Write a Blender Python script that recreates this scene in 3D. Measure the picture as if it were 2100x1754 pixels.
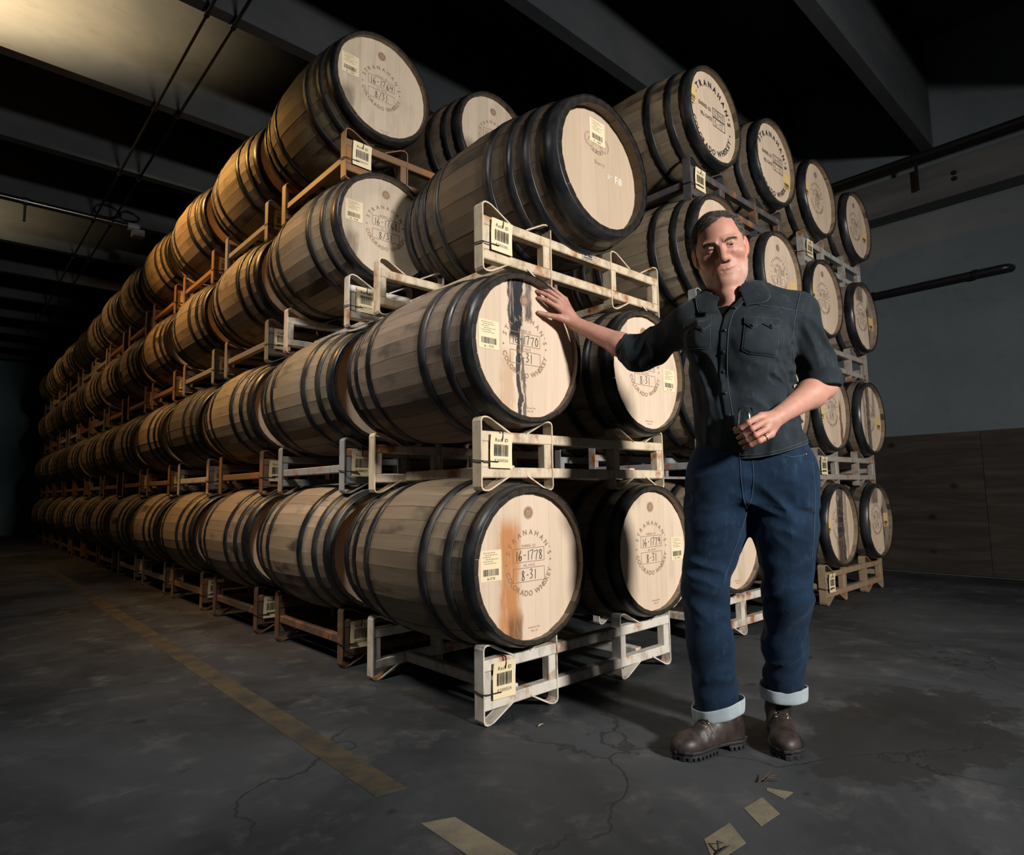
import bpy, bmesh, math, random
import numpy as np
from mathutils import Vector, Matrix
from math import sin, cos, pi, sqrt, radians

for _o in list(bpy.data.objects):
    bpy.data.objects.remove(_o)
SC = bpy.context.scene
COL = SC.collection
rnd = random.Random(7)

# ------------------------------------------------------------------ camera
U = 0.28
CAM = Vector((-5.1746 * U, -6.265 * U, 2.9244 * U))
yaw, pitch, roll = 0.7414, 0.1032, -0.0155
fw = Vector((sin(yaw) * cos(pitch), cos(yaw) * cos(pitch), sin(pitch)))
rt = Vector((cos(yaw), -sin(yaw), 0))
up = rt.cross(fw)
rt2 = rt * cos(roll) + up * sin(roll)
up2 = up * cos(roll) - rt * sin(roll)
cd = bpy.data.cameras.new('camera')
cam = bpy.data.objects.new('camera', cd)
COL.objects.link(cam)
cam.matrix_world = Matrix(((rt2.x, up2.x, -fw.x, CAM.x), (rt2.y, up2.y, -fw.y, CAM.y), (rt2.z, up2.z, -fw.z, CAM.z), (0, 0, 0, 1)))
cd.sensor_width = 36
cd.lens = 36 * 1279.276 / 2100
cd.clip_end = 100
SC.camera = cam

# ------------------------------------------------------------------ world, lights, exposure
w = bpy.data.worlds.new('world')
SC.world = w
w.use_nodes = True
w.node_tree.nodes['Background'].inputs[0].default_value = (0.5, 0.72, 1.0, 1)
w.node_tree.nodes['Background'].inputs[1].default_value = 0.006
SC.view_settings.view_transform = 'Standard'
SC.view_settings.look = 'None'
SC.view_settings.gamma = 1
SC.view_settings.use_curve_mapping = False
SC.view_settings.exposure = 0.0


def area(name, loc, target, size, power, col, spread=180, size_y=None):
    d = bpy.data.lights.new(name, 'AREA')
    d.shape = 'RECTANGLE' if size_y else 'DISK'
    d.size = size
    if size_y:
        d.size_y = size_y
    d.energy = power
    d.color = col
    d.spread = radians(spread)
    o = bpy.data.objects.new(name, d)
    COL.objects.link(o)
    o.location = loc
    o.rotation_euler = (Vector(target) - Vector(loc)).to_track_quat('-Z', 'Y').to_euler()
    return o


def spot(name, loc, target, power, col, ang, blend=0.6, rad=0.1):
    d = bpy.data.lights.new(name, 'SPOT')
    d.energy = power
    d.color = col
    d.spot_size = radians(ang)
    d.spot_blend = blend
    d.shadow_soft_size = rad
    o = bpy.data.objects.new(name, d)
    COL.objects.link(o)
    o.location = loc
    o.rotation_euler = (Vector(target) - Vector(loc)).to_track_quat('-Z', 'Y').to_euler()
    return o


# studio strobe to the right of the camera (key), weak added fill left of the camera, added aisle fills, tungsten lamps over the aisle
area('key_strobe', (0.0, -4.9, 2.45), (1.2, -0.2, 0.95), 0.5, 180, (1.0, 0.95, 0.895), 118)
area('camera_fill', (-2.6, -1.6, 2.4), (0.2, 1.5, 1.0), 1.2, 0.7, (0.80, 0.90, 1.0), 150)
area('aisle_fill', (-1.9, 2.8, 3.85), (-0.1, 3.1, 1.1), 0.5, 4.2, (1.0, 0.90, 0.78), 80)  # added light, lifts the lower barrels further down the row
area('aisle_fill', (-1.9, 0.3, 3.6), (-0.05, 1.0, 0.9), 0.5, 14, (1.0, 0.95, 0.88), 64)  # added light for the left sides of the near barrels
spot('aisle_lamp', (-2.75, 2.62, 4.12), (-1.4, 3.72, 4.6), 4600, (1.0, 0.70, 0.37), 44, 1.0, 0.12)
spot('aisle_lamp', (-1.5, 3.75, 4.0), (-0.1, 3.4, 2.8), 560, (1.0, 0.50, 0.13), 95, 0.9, 0.15)
spot('aisle_lamp', (-2.5, 7.2, 4.05), (-1.3, 7.98, 4.35), 380, (1.0, 0.74, 0.40), 40, 1.0, 0.12)
spot('aisle_lamp', (-1.7, 6.6, 4.0), (0.0, 6.9, 2.3), 120, (1.0, 0.56, 0.20), 110, 0.9, 0.15)
spot('aisle_lamp', (-1.7, 10.8, 4.0), (0.0, 11.0, 2.2), 70, (1.0, 0.58, 0.22), 120, 0.9, 0.15)


# ------------------------------------------------------------------ node helpers
class NT:
    def __init__(self, name):
        self.m = bpy.data.materials.new(name)
        self.m.use_nodes = True
        self.t = self.m.node_tree
        self.b = self.t.nodes['Principled BSDF']

    def n(self, typ, **kw):
        nd = self.t.nodes.new(typ)
        for k, v in kw.items():
            if k.startswith('i_'):
                key = k[2:]
                key = int(key) if key.isdigit() else key.replace('_', ' ')
                if isinstance(v, bpy.types.NodeSocket):
                    self.t.links.new(v, nd.inputs[key])
                else:
                    nd.inputs[key].default_value = v
            else:
                setattr(nd, k, v)
        return nd

    def link(self, a, b):
        self.t.links.new(a, b)

    def set(self, **kw):
        for k, v in kw.items():
            key = k.replace('_', ' ')
            if isinstance(v, bpy.types.NodeSocket):
                self.t.links.new(v, self.b.inputs[key])
            else:
                self.b.inputs[key].default_value = v

    def math(self, op, a, b=0.0, c=0.0):
        nd = self.t.nodes.new('ShaderNodeMath')
        nd.operation = op
        for i, v in enumerate((a, b, c)):
            if isinstance(v, bpy.types.NodeSocket):
                self.t.links.new(v, nd.inputs[i])
            else:
                nd.inputs[i].default_value = v
        return nd.outputs[0]

    def mix(self, f, a, b, mode='MIX'):
        nd = self.t.nodes.new('ShaderNodeMix')
        nd.data_type = 'RGBA'
        nd.blend_type = mode
        for i, v in ((0, f), (6, a), (7, b)):
            if isinstance(v, bpy.types.NodeSocket):
                self.t.links.new(v, nd.inputs[i])
            else:
                nd.inputs[i].default_value = (*v, 1) if isinstance(v, tuple) and len(v) == 3 else v
        return nd.outputs[2]

    def ramp(self, f, stops):
        nd = self.t.nodes.new('ShaderNodeValToRGB')
        self.t.links.new(f, nd.inputs[0])
        el = nd.color_ramp.elements
        while len(el) < len(stops):
            el.new(0.5)
        for e, (p, c) in zip(el, stops):
            e.position = p
            e.color = (*c, 1) if len(c) == 3 else c
        return nd.outputs[0]

    def mapr(self, v, a, b, c=0.0, d=1.0, smooth=True):
        nd = self.t.nodes.new('ShaderNodeMapRange')
        if smooth:
            nd.interpolation_type = 'SMOOTHSTEP'
        self.t.links.new(v, nd.inputs[0])
        for i, x in enumerate((a, b, c, d)):
            if isinstance(x, bpy.types.NodeSocket):
                self.t.links.new(x, nd.inputs[i + 1])
            else:
                nd.inputs[i + 1].default_value = x
        return nd.outputs[0]

    def coord(self, scale=(1, 1, 1), rand=True, out='Object'):
        tc = self.n('ShaderNodeTexCoord')
        v = tc.outputs[out]
        if rand:
            oi = self.n('ShaderNodeObjectInfo')
            mul = self.n('ShaderNodeVectorMath', operation='SCALE')
            mul.inputs[0].default_value = (37.1, 17.3, 53.7)
            self.link(oi.outputs['Random'], mul.inputs['Scale'])
            add = self.n('ShaderNodeVectorMath', operation='ADD', i_0=v, i_1=mul.outputs[0])
            v = add.outputs[0]
        mp = self.n('ShaderNodeMapping', i_Vector=v)
        mp.inputs['Scale'].default_value = scale
        return mp.outputs[0]

    def noise(self, vec, scale, detail=4.0, rough=0.55, dist=0.0):
        nd = self.n('ShaderNodeTexNoise', i_Vector=vec, i_Scale=scale, i_Detail=detail, i_Roughness=rough, i_Distortion=dist)
        return nd.outputs[0]

    def bump(self, h, strength=0.3, dist=0.01):
        nd = self.n('ShaderNodeBump', i_Height=h, i_Strength=strength, i_Distance=dist)
        self.link(nd.outputs[0], self.b.inputs['Normal'])


def plain(name, col, rough=0.6, metal=0.0, spec=0.4):
    k = NT(name)
    k.set(Base_Color=(*col, 1), Roughness=rough, Metallic=metal, Specular_IOR_Level=spec)
    return k.m


def mat_stave():
    k = NT('stave_oak')
    oi = k.n('ShaderNodeObjectInfo')
    g = k.noise(k.coord((30, 3, 30)), 1.0, 5, 0.6, 0.3)
    p = k.noise(k.coord((5, 2.5, 5)), 1.0, 3, 0.6)
    base = k.mix(g, (0.52, 0.52, 0.52), (1.2, 1.18, 1.15))
    c = k.mix(1.0, oi.outputs['Color'], base, 'MULTIPLY')
    rv = k.mapr(oi.outputs['Random'], 0, 1, 0.82, 1.16, False)
    rc = k.n('ShaderNodeCombineXYZ', i_X=rv, i_Y=rv, i_Z=rv)
    c = k.mix(1.0, c, rc.outputs[0], 'MULTIPLY')
    # black mould and seepage stains
    st = k.mapr(p, 0.54, 0.72)
    c = k.mix(k.math('MULTIPLY', st, 0.85), c, (0.022, 0.020, 0.019))
    tcy = k.n('ShaderNodeSeparateXYZ', i_0=k.n('ShaderNodeTexCoord').outputs['Object'])
    ya = k.math('ABSOLUTE', tcy.outputs[1])
    hp_ = k.math('ADD', ya, k.math('MULTIPLY', k.math('SUBTRACT', p, 0.5), 0.09))
    near = k.mapr(k.math('ABSOLUTE', k.math('SUBTRACT', hp_, 0.372)), 0.012, 0.07, 1.0, 0.0)
    near2 = k.mapr(k.math('ABSOLUTE', k.math('SUBTRACT', hp_, 0.20)), 0.02, 0.055, 1.0, 0.0)
    near = k.math('MAXIMUM', near, near2)
    c = k.mix(k.math('MULTIPLY', near, 0.42), c, (0.035, 0.029, 0.024))
    q = k.noise(k.coord((14, 1.2, 14)), 1.0, 4, 0.7)
    c = k.mix(k.math('MULTIPLY', k.mapr(q, 0.62, 0.72), 0.6), c, (0.05, 0.03, 0.018))
    k.set(Base_Color=c, Roughness=0.62, Specular_IOR_Level=0.3)
    k.bump(g, 0.25, 0.004)
    return k.m


def mat_hoop():
    k = NT('hoop_steel')
    a = k.noise(k.coord((6, 14, 6)), 1.0, 4, 0.6)
    b = k.noise(k.coord((40, 60, 40)), 1.0, 3, 0.6)
    c = k.mix(k.mapr(a, 0.35, 0.7), (0.018, 0.021, 0.026), (0.05, 0.052, 0.056))
    c = k.mix(k.math('MULTIPLY', k.mapr(b, 0.6, 0.75), 0.6), c, (0.075, 0.045, 0.03))
    k.set(Base_Color=c, Metallic=0.55, Roughness=k.mapr(a, 0.3, 0.7, 0.28, 0.5), Specular_IOR_Level=0.5)
    k.bump(b, 0.15, 0.002)
    return k.m


def mat_head(name, stains=(), tone=(0.60, 0.475, 0.36), dirt=0.35):
    """barrel-head oak; stains are seepage marks (x, half width, top z, bottom z, colour, softness, strength) in the barrel's own metres"""
    k = NT(name)
    oi = k.n('ShaderNodeObjectInfo')
    g = k.noise(k.coord((60, 1, 3)), 1.0, 5, 0.6, 0.4)
    d = k.noise(k.coord((8, 8, 3.0)), 1.0, 4, 0.6)
    tc = k.n('ShaderNodeTexCoord')
    sp = k.n('ShaderNodeSeparateXYZ', i_0=tc.outputs['Object'])
    rv = k.mapr(oi.outputs['Random'], 0, 1, 0.92, 1.06, False)
    rc = k.n('ShaderNodeCombineXYZ', i_X=rv, i_Y=rv, i_Z=k.math('MULTIPLY', rv, k.math('POWER', rv, 0.3)))
    c = k.mix(g, tuple(x * 0.86 for x in tone), tuple(min(1, x * 1.13) for x in tone))
    c = k.mix(1.0, c, rc.outputs[0], 'MULTIPLY')
    c = k.mix(k.math('MULTIPLY', k.mapr(d, 0.5, 0.75), dirt), c, tuple(x * 0.45 for x in tone))
    if stains:
        mp = k.n('ShaderNodeMapping', i_Vector=tc.outputs['Object'])
        mp.inputs['Scale'].default_value = (14, 1, 5)
        wob = k.math('MULTIPLY', k.math('SUBTRACT', k.noise(mp.outputs[0], 1.0, 4, 0.65), 0.5), 0.09)
        xx = k.math('ADD', sp.outputs[0], wob)
        mp2 = k.n('ShaderNodeMapping', i_Vector=tc.outputs['Object'])
        mp2.inputs['Scale'].default_value = (55, 1, 6)
        stk = k.noise(mp2.outputs[0], 1.0, 4, 0.7)
        for (x0, hw, zt, zb, col, soft, stg) in stains:
            e = k.math('ABSOLUTE', k.math('SUBTRACT', xx, x0))
            m = k.mapr(e, hw, hw + soft, 1.0, 0.0)
            m = k.math('MULTIPLY', m, k.mapr(sp.outputs[2], zt, zt - 0.08))
            m = k.math('MULTIPLY', m, k.mapr(sp.outputs[2], zb, zb + 0.03))
            m = k.math('MULTIPLY', m, k.mapr(stk, 0.28, 0.5, 0.6, 1.0))
            c = k.mix(k.math('MULTIPLY', m, stg), c, col)
    k.set(Base_Color=c, Roughness=0.6, Specular_IOR_Level=0.25)
    k.bump(g, 0.12, 0.002)
    return k.m


def mat_rack():
    k = NT('rack_paint')
    oi = k.n('ShaderNodeObjectInfo')
    a = k.noise(k.coord((7, 7, 7)), 1.0, 5, 0.65)
    b = k.noise(k.coord((22, 22, 9)), 1.0, 4, 0.6)
    c = k.mix(k.math('MULTIPLY', k.mapr(b, 0.45, 0.7), 0.45), oi.outputs['Color'], (0.16, 0.12, 0.09))
    c = k.mix(k.mapr(a, 0.525, 0.68), c, (0.33, 0.13, 0.045))
    c = k.mix(k.math('MULTIPLY', k.mapr(a, 0.655, 0.72), 0.8), c, (0.09, 0.03, 0.015))
    k.set(Base_Color=c, Roughness=0.45, Specular_IOR_Level=0.4)
    k.bump(a, 0.2, 0.003)
    return k.m


def mat_floor():
    k = NT('stained_concrete')
    v = k.coord((1, 1, 1), False)
    a = k.noise(v, 0.9, 6, 0.62, 0.4)
    b = k.noise(v, 5.0, 6, 0.7)
    f = k.noise(v, 60.0, 3, 0.7)
    c = k.mix(k.mapr(a, 0.3, 0.7), (0.012, 0.0145, 0.017), (0.043, 0.047, 0.052))
    c = k.mix(k.math('MULTIPLY', k.mapr(b, 0.50, 0.74), 0.7), c, (0.085, 0.085, 0.085))
    c = k.mix(k.math('MULTIPLY', k.mapr(f, 0.62, 0.75), 0.35), c, (0.095, 0.09, 0.086))
    # dark oil marks and one broad damp patch
    mpd = k.n('ShaderNodeMapping', i_Vector=v)
    mpd.inputs['Scale'].default_value = (5, 9, 1)
    o = k.noise(mpd.outputs[0], 1.0, 2, 0.5)
    c = k.mix(k.math('MULTIPLY', k.mapr(o, 0.68, 0.74), 0.8), c, (0.012, 0.012, 0.013))
    sp = k.n('ShaderNodeSeparateXYZ', i_0=v)
    dx = k.math('MULTIPLY', k.math('SUBTRACT', sp.outputs[0], 1.05), 1.0)
    dy = k.math('MULTIPLY', k.math('ADD', sp.outputs[1], 1.02), 2.0)
    rr = k.math('SQRT', k.math('ADD', k.math('MULTIPLY', dx, dx), k.math('MULTIPLY', dy, dy)))
    rr = k.math('ADD', rr, k.math('MULTIPLY', k.math('SUBTRACT', b, 0.5), 0.9))
    c = k.mix(k.mapr(rr, 0.50, 0.56, 0.68, 0.0), c, (0.016, 0.0155, 0.015))
    # hairline cracks
    vw = k.n('ShaderNodeVectorMath', operation='ADD', i_0=v)
    nz = k.n('ShaderNodeTexNoise', i_Vector=v, i_Scale=3.0, i_Detail=5.0)
    sc = k.n('ShaderNodeVectorMath', operation='SCALE', i_0=nz.outputs['Color'])
    sc.inputs['Scale'].default_value = 0.45
    k.link(sc.outputs[0], vw.inputs[1])
    vo = k.n('ShaderNodeTexVoronoi', feature='DISTANCE_TO_EDGE', i_Vector=vw.outputs[0], i_Scale=0.75)
    cr = k.mapr(vo.outputs['Distance'], 0.002, 0.006, 1.0, 0.0)
    cr = k.math('MULTIPLY', cr, k.mapr(a, 0.42, 0.55))
    c = k.mix(k.math('MULTIPLY', cr, 0.6), c, (0.012, 0.012, 0.012))
    # pale scuffs
    mps = k.n('ShaderNodeMapping', i_Vector=v)
    mps.inputs['Scale'].default_value = (3, 26, 1)
    mps.inputs['Rotation'].default_value = (0, 0, 0.75)
    s = k.noise(mps.outputs[0], 1.0, 3, 0.6)
    c = k.mix(k.math('MULTIPLY', k.mapr(s, 0.70, 0.78), 0.5), c, (0.12, 0.12, 0.12))
    k.set(Base_Color=c, Roughness=k.mapr(a, 0.3, 0.7, 0.55, 0.8), Specular_IOR_Level=0.3)
    h = k.math('SUBTRACT', k.math('MULTIPLY', b, 0.6), cr)
    k.bump(h, 0.35, 0.01)
    return k.m


def mat_concrete(name, c0, c1, sc=1.0, streak=(1, 1, 1)):
    k = NT(name)
    v = k.coord(streak, False)
    a = k.noise(v, 1.3 * sc, 6, 0.6, 0.2)
    b = k.noise(v, 14 * sc, 4, 0.6)
    c = k.mix(k.mapr(a, 0.3, 0.72), c0, c1)
    c = k.mix(k.math('MULTIPLY', k.mapr(b, 0.55, 0.75), 0.25), c, tuple(x * 0.5 for x in c0))
    k.set(Base_Color=c, Roughness=0.75, Specular_IOR_Level=0.2)
    k.bump(b, 0.2, 0.006)
    return k.m


def mat_plywood():
    k = NT('weathered_plywood')
    v = k.coord((1, 0.55, 5.0), True)
    a = k.noise(v, 1.6, 6, 0.6, 1.4)
    v2 = k.coord((0.0, 1.0, 1.35), False)
    vo = k.n('ShaderNodeTexVoronoi', i_Vector=v2, i_Scale=3.2)
    kn = k.mapr(vo.outputs['Distance'], 0.06, 0.16, 1.0, 0.0)
    c = k.ramp(a, [(0.25, (0.014, 0.012, 0.011)), (0.5, (0.032, 0.025, 0.020)), (0.75, (0.050, 0.045, 0.039))])
    c = k.mix(k.math('MULTIPLY', kn, 0.85), c, (0.005, 0.004, 0.004))
    k.set(Base_Color=c, Roughness=0.7, Specular_IOR_Level=0.2)
    k.bump(a, 0.2, 0.004)
    return k.m


M = {}
M['stave'] = mat_stave()
M['chime'] = mat_concrete('dirty_chime', (0.008, 0.0075, 0.0075), (0.034, 0.026, 0.019), 9.0)
M['hoop'] = mat_hoop()
M['head'] = mat_head('head_oak')
M['rack'] = mat_rack()
M['floor'] = mat_floor()
M['wall'] = mat_concrete('painted_block', (0.09, 0.108, 0.12), (0.115, 0.135, 0.15), 0.7)
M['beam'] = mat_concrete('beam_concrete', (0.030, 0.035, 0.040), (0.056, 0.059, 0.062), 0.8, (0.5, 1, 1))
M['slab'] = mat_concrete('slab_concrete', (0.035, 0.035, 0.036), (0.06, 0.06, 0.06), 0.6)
M['endwall'] = mat_concrete('teal_wall', (0.05, 0.075, 0.08), (0.07, 0.10, 0.105), 0.5)
M['ply'] = mat_plywood()
M['pipe'] = plain('black_pipe', (0.02, 0.021, 0.023), 0.35, 0.6)
M['ledger'] = mat_concrete('ledger_steel', (0.055, 0.06, 0.064), (0.085, 0.09, 0.094), 2.0, (1, 0.4, 3))
M['ink_brown'] = plain('brown_brand_ink', (0.24, 0.145, 0.092), 0.7)
M['ink_pale'] = plain('pale_brand_ink', (0.50, 0.37, 0.25), 0.7)
M['ink_black'] = plain('black_stencil_ink', (0.02, 0.02, 0.022), 0.6)
M['marker'] = plain('black_marker', (0.03, 0.029, 0.03), 0.6)
M['chalk'] = plain('white_chalk', (0.85, 0.8, 0.72), 0.9)
M['label_pale'] = plain('cream_label_paper', (0.72, 0.60, 0.40), 0.55)
M['label_yellow'] = plain('yellow_label_paper', (0.70, 0.50, 0.20), 0.55)
M['label_print'] = plain('label_print', (0.03, 0.03, 0.025), 0.6)
M['label_grey'] = plain('label_small_print', (0.22, 0.19, 0.13), 0.6)
M['tag'] = plain('yellowed_rack_tag', (0.74, 0.62, 0.40), 0.5)
M['tie'] = plain('black_cable_tie', (0.01, 0.01, 0.011), 0.4)
M['tapey'] = mat_concrete('worn_yellow_paint', (0.070, 0.055, 0.032), (0.030, 0.029, 0.027), 7.0)
M['tapew'] = mat_concrete('worn_cream_tape', (0.17, 0.15, 0.105), (0.10, 0.09, 0.07), 8.0)


# ------------------------------------------------------------------ mesh helpers
def mesh(name, V, F, mats=None, smooth=None):
    me = bpy.data.meshes.new(name)
    me.from_pydata([tuple(v) for v in V], [], F)
    if mats:
        for m in (mats if isinstance(mats, (list, tuple)) else [mats]):
            me.materials.append(m)
    if smooth is True:
        me.polygons.foreach_set('use_smooth', [True] * len(me.polygons))
    elif smooth is not None:
        me.polygons.foreach_set('use_smooth', list(smooth))
    me.update()
    return me


def ob(name, me, parent=None, loc=None, rot=None, color=None, mat=None):
    o = bpy.data.objects.new(name, me)
    COL.objects.link(o)
    if parent is not None:
        o.parent = parent
    if loc is not None:
        o.location = loc
    if rot is not None:
        o.rotation_euler = rot
    if color is not None:
        o.color = (*color, 1)
    if mat is not None:
        o.material_slots[0].link = 'OBJECT'
        o.material_slots[0].material = mat
    return o


def empty(name, loc, label=None, cat=None, group=None, rz=0.0):
    o = bpy.data.objects.new(name, None)
    COL.objects.link(o)
    o.location = loc
    o.rotation_euler = (0, 0, rz)
    o.empty_display_size = 0.05
    tag(o, label, cat, group)
    return o


def tag(o, label=None, cat=None, group=None, kind=None):
    if label:
        o['label'] = label
    if cat:
        o['category'] = cat
    if group:
        o['group'] = group
    if kind:
        o['kind'] = kind
    return o


class MB:
    """collects simple solids into one mesh"""

    def __init__(self):
        self.V = []
        self.F = []
        self.S = []

    def add(self, V, F, smooth=False):
        n = len(self.V)
        self.V += [tuple(v) for v in V]
        self.F += [tuple(i + n for i in f) for f in F]
        self.S += [smooth] * len(F)

    def box(self, a, b):
        (x0, y0, z0), (x1, y1, z1) = a, b
        V = [(x0, y0, z0), (x1, y0, z0), (x1, y1, z0), (x0, y1, z0), (x0, y0, z1), (x1, y0, z1), (x1, y1, z1), (x0, y1, z1)]
        self.add(V, [(0, 3, 2, 1), (4, 5, 6, 7), (0, 1, 5, 4), (1, 2, 6, 5), (2, 3, 7, 6), (3, 0, 4, 7)])

    def bbox(self, a, b, c=0.004):
        """box with chamfered long edges (8-gon prism along its longest axis)"""
        a = list(a)
        b = list(b)
        d = [b[i] - a[i] for i in range(3)]
        ax = d.index(max(d))
        u, v = [i for i in range(3) if i != ax]
        P = [(a[u] + c, a[v]), (b[u] - c, a[v]), (b[u], a[v] + c), (b[u], b[v] - c), (b[u] - c, b[v]), (a[u] + c, b[v]), (a[u], b[v] - c), (a[u], a[v] + c)]
        V = []
        for w_ in (a[ax], b[ax]):
            for p in P:
                q = [0, 0, 0]
                q[ax] = w_
                q[u] = p[0]
                q[v] = p[1]
                V.append(q)
        F = [(i, (i + 1) % 8, 8 + (i + 1) % 8, 8 + i) for i in range(8)] + [tuple(range(7, -1, -1)), tuple(range(8, 16))]
        self.add(V, F)

    def tube(self, pts, r, n=8, caps=True, smooth=True, closed=False):
        pts = [Vector(p) for p in pts]
        rr = r if isinstance(r, (list, tuple)) else [r] * len(pts)
        V = []
        F = []
        prev = None
        m = len(pts)
        for i, p in enumerate(pts):
            if closed:
                t = pts[(i + 1) % m] - pts[i - 1]
            else:
                t = pts[min(i + 1, m - 1)] - pts[max(i - 1, 0)]
            t.normalize()
            if prev is None:
                h = Vector((0, 0, 1)) if abs(t.z) < 0.9 else Vector((1, 0, 0))
                a = t.cross(h).normalized()
            else:
                a = (prev - t * prev.dot(t)).normalized()
            prev = a
            b = t.cross(a)
            for j in range(n):
                q = 2 * pi * j / n
                V.append(p + (a * cos(q) + b * sin(q)) * rr[i])
        for i in range(m if closed else m - 1):
            i2 = (i + 1) % m
            for j in range(n):
                F.append((i * n + j, i * n + (j + 1) % n, i2 * n + (j + 1) % n, i2 * n + j))
        self.add(V, F, smooth)
        if caps and not closed:
            self.add(V[:n], [tuple(range(n - 1, -1, -1))])
            self.add(V[-n:], [tuple(range(n))])

    def lathe(self, prof, n=32, axis='Z', smooth=True, org=(0, 0, 0), closed=False):
        V = []
        for (r, h) in prof:
            for j in range(n):
                q = 2 * pi * j / n
                c, s = r * cos(q), r * sin(q)
                p = (c, s, h) if axis == 'Z' else ((s, h, c) if axis == 'Y' else (h, c, s))
                V.append((p[0] + org[0], p[1] + org[1], p[2] + org[2]))
        F = []
        m = len(prof)
        for i in range(m if closed else m - 1):
            i2 = (i + 1) % m
            for j in range(n):
                F.append((i * n + j, i * n + (j + 1) % n, i2 * n + (j + 1) % n, i2 * n + j))
        self.add(V, F, smooth)

    def mesh(self, name, mats=None):
        return mesh(name, self.V, self.F, mats, self.S)
# ------------------------------------------------------------------ room
def struct(name, me, parent=None, loc=None):
    o = ob(name, me, parent, loc)
    if parent is None:
        o['kind'] = 'structure'
    return o


b = MB()
b.box((-7, -5, -0.12), (5.6, 17.2, 0))
floor = struct('floor', b.mesh('floor', M['floor']))


def line_piece(name, quad, mat, h=0.0012):
    V = [(x, y, 0.0) for x, y in quad] + [(x, y, h) for x, y in quad]
    return ob(name, mesh(name, V, [(4, 5, 6, 7), (0, 1, 5, 4), (1, 2, 6, 5), (2, 3, 7, 6), (3, 0, 4, 7)], mat), floor)


# painted aisle line along the rows, then the worn tape dashes
line_piece('painted_line', [(-0.525, -0.17), (-0.435, -0.19), (-0.40, 7.2), (-0.50, 7.2)], M['tapey'])
line_piece('tape_strip', [(-0.52, -1.0), (-0.43, -1.0), (-0.435, -0.41), (-0.515, -0.375)], M['tapew'])
line_piece('tape_dash', [(0.245, -0.945), (0.30, -0.945), (0.275, -0.885), (0.26, -0.89)], M['tapew'])
line_piece('tape_dash', [(0.075, -0.965), (0.165, -0.97), (0.215, -0.90), (0.125, -0.895)], M['tapew'])
line_piece('tape_dash', [(-0.145, -0.965), (-0.02, -0.975), (0.035, -0.905), (-0.075, -0.90)], M['tapew'])

b = MB()
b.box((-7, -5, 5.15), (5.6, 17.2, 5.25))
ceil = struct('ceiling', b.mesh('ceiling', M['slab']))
b = MB()
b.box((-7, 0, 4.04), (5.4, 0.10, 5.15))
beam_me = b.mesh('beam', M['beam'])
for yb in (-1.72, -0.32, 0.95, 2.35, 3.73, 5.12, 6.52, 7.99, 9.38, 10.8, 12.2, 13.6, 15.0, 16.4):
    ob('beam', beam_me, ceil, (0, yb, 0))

b = MB()
b.box((5.46, -5, -0.1), (5.6, 17.2, 5.25))
wall = struct('wall_right', b.mesh('wall_right', M['wall']))
b = MB()
b.box((-7, 16.9, -0.1), (5.46, 17.1, 5.25))
struct('wall_back', b.mesh('wall_back', M['endwall']))
b = MB()
b.bbox((5.445, -1.218, 0.01), (5.4599, 1.218, 1.305), 0.003)
ply_me = b.mesh('plywood_sheet', M['ply'])
for i in range(-1, 6):
    ob('plywood_sheet', ply_me, wall, (0.0, 0.95 + i * 2.44 - 0.2, 0), (0, 0, 0))
b = MB()
b.bbox((5.22, -5, 3.45), (5.459, 16.8, 3.80), 0.006)
led = ob('ledger_beam', b.mesh('ledger_beam', M['ledger']), wall)
for yb in np.arange(-2.3, 6, 0.9):
    for zz in (3.60, 3.655):
        b = MB()
        b.lathe([(0.0, -0.022), (0.016, -0.02), (0.022, -0.012), (0.022, 0.002)], 6, 'X', False, (5.22, yb, zz))
        ob('bolt_head', b.mesh('bolt_head', M['pipe']), led)

# pipes (things fixed to the building, each a run of its own)
def pipe_run(name, pts, r, label, cat, mat=None, clamps=(), group=None):
    root = empty(name, pts[0], label, cat, group)
    o = Vector(pts[0])
    b = MB()
    b.tube([Vector(p) - o for p in pts], r, 12)
    ob('pipe', b.mesh('pipe', mat or M['pipe']), root)
    for (p, ax, h) in clamps:
        b = MB()
        q = Vector(p) - o
        if ax == 'Y':
            b.lathe([(r + 0.001, -0.02), (r + 0.008, -0.02), (r + 0.008, 0.02), (r + 0.001, 0.02)], 12, 'Y', False, q, True)
        else:
            b.lathe([(r + 0.001, -0.02), (r + 0.008, -0.02), (r + 0.008, 0.02), (r + 0.001, 0.02)], 12, 'X', False, q, True)
        if h:
            b.box((q.x - 0.012, q.y - 0.012, q.z + min(0, h)), (q.x + 0.012, q.y + 0.012, q.z + max(0, h)))
        ob('pipe_clamp', b.mesh('pipe_clamp', M['pipe']), root)
    return root


pipe_run('wall_pipe', [(5.40, 4.5, 2.727), (5.40, -0.74, 2.727), (5.41, -0.785, 2.727), (5.46, -0.80, 2.727)], 0.036,
         'black pipe on the right wall below the ledger beam, ending in an elbow', 'pipe',
         clamps=[((5.40, 0.3, 2.727), 'Y', 0), ((5.40, -0.55, 2.727), 'Y', 0), ((5.40, 3.0, 2.727), 'Y', 0)])
pipe_run('sprinkler_pipe', [(5.17, 5.5, 3.90), (5.17, -4.5, 3.90)], 0.035,
         'black pipe running along the top of the ledger beam, right wall', 'pipe',
         clamps=[((5.17, -0.22, 3.90), 'Y', -0.32), ((5.17, 2.4, 3.90), 'Y', -0.2), ((5.17, -2.6, 3.90), 'Y', -0.2)])
pipe_run('ceiling_conduit', [(-0.325, 0.6, 4.0), (-0.325, 12.4, 4.0)], 0.011,
         'thin dark conduit under the beams, left one of the pair', 'pipe',
         clamps=[((-0.325, y, 4.0), 'Y', 0.04) for y in (2.40, 3.78, 5.17, 6.57, 8.04)])
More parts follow.
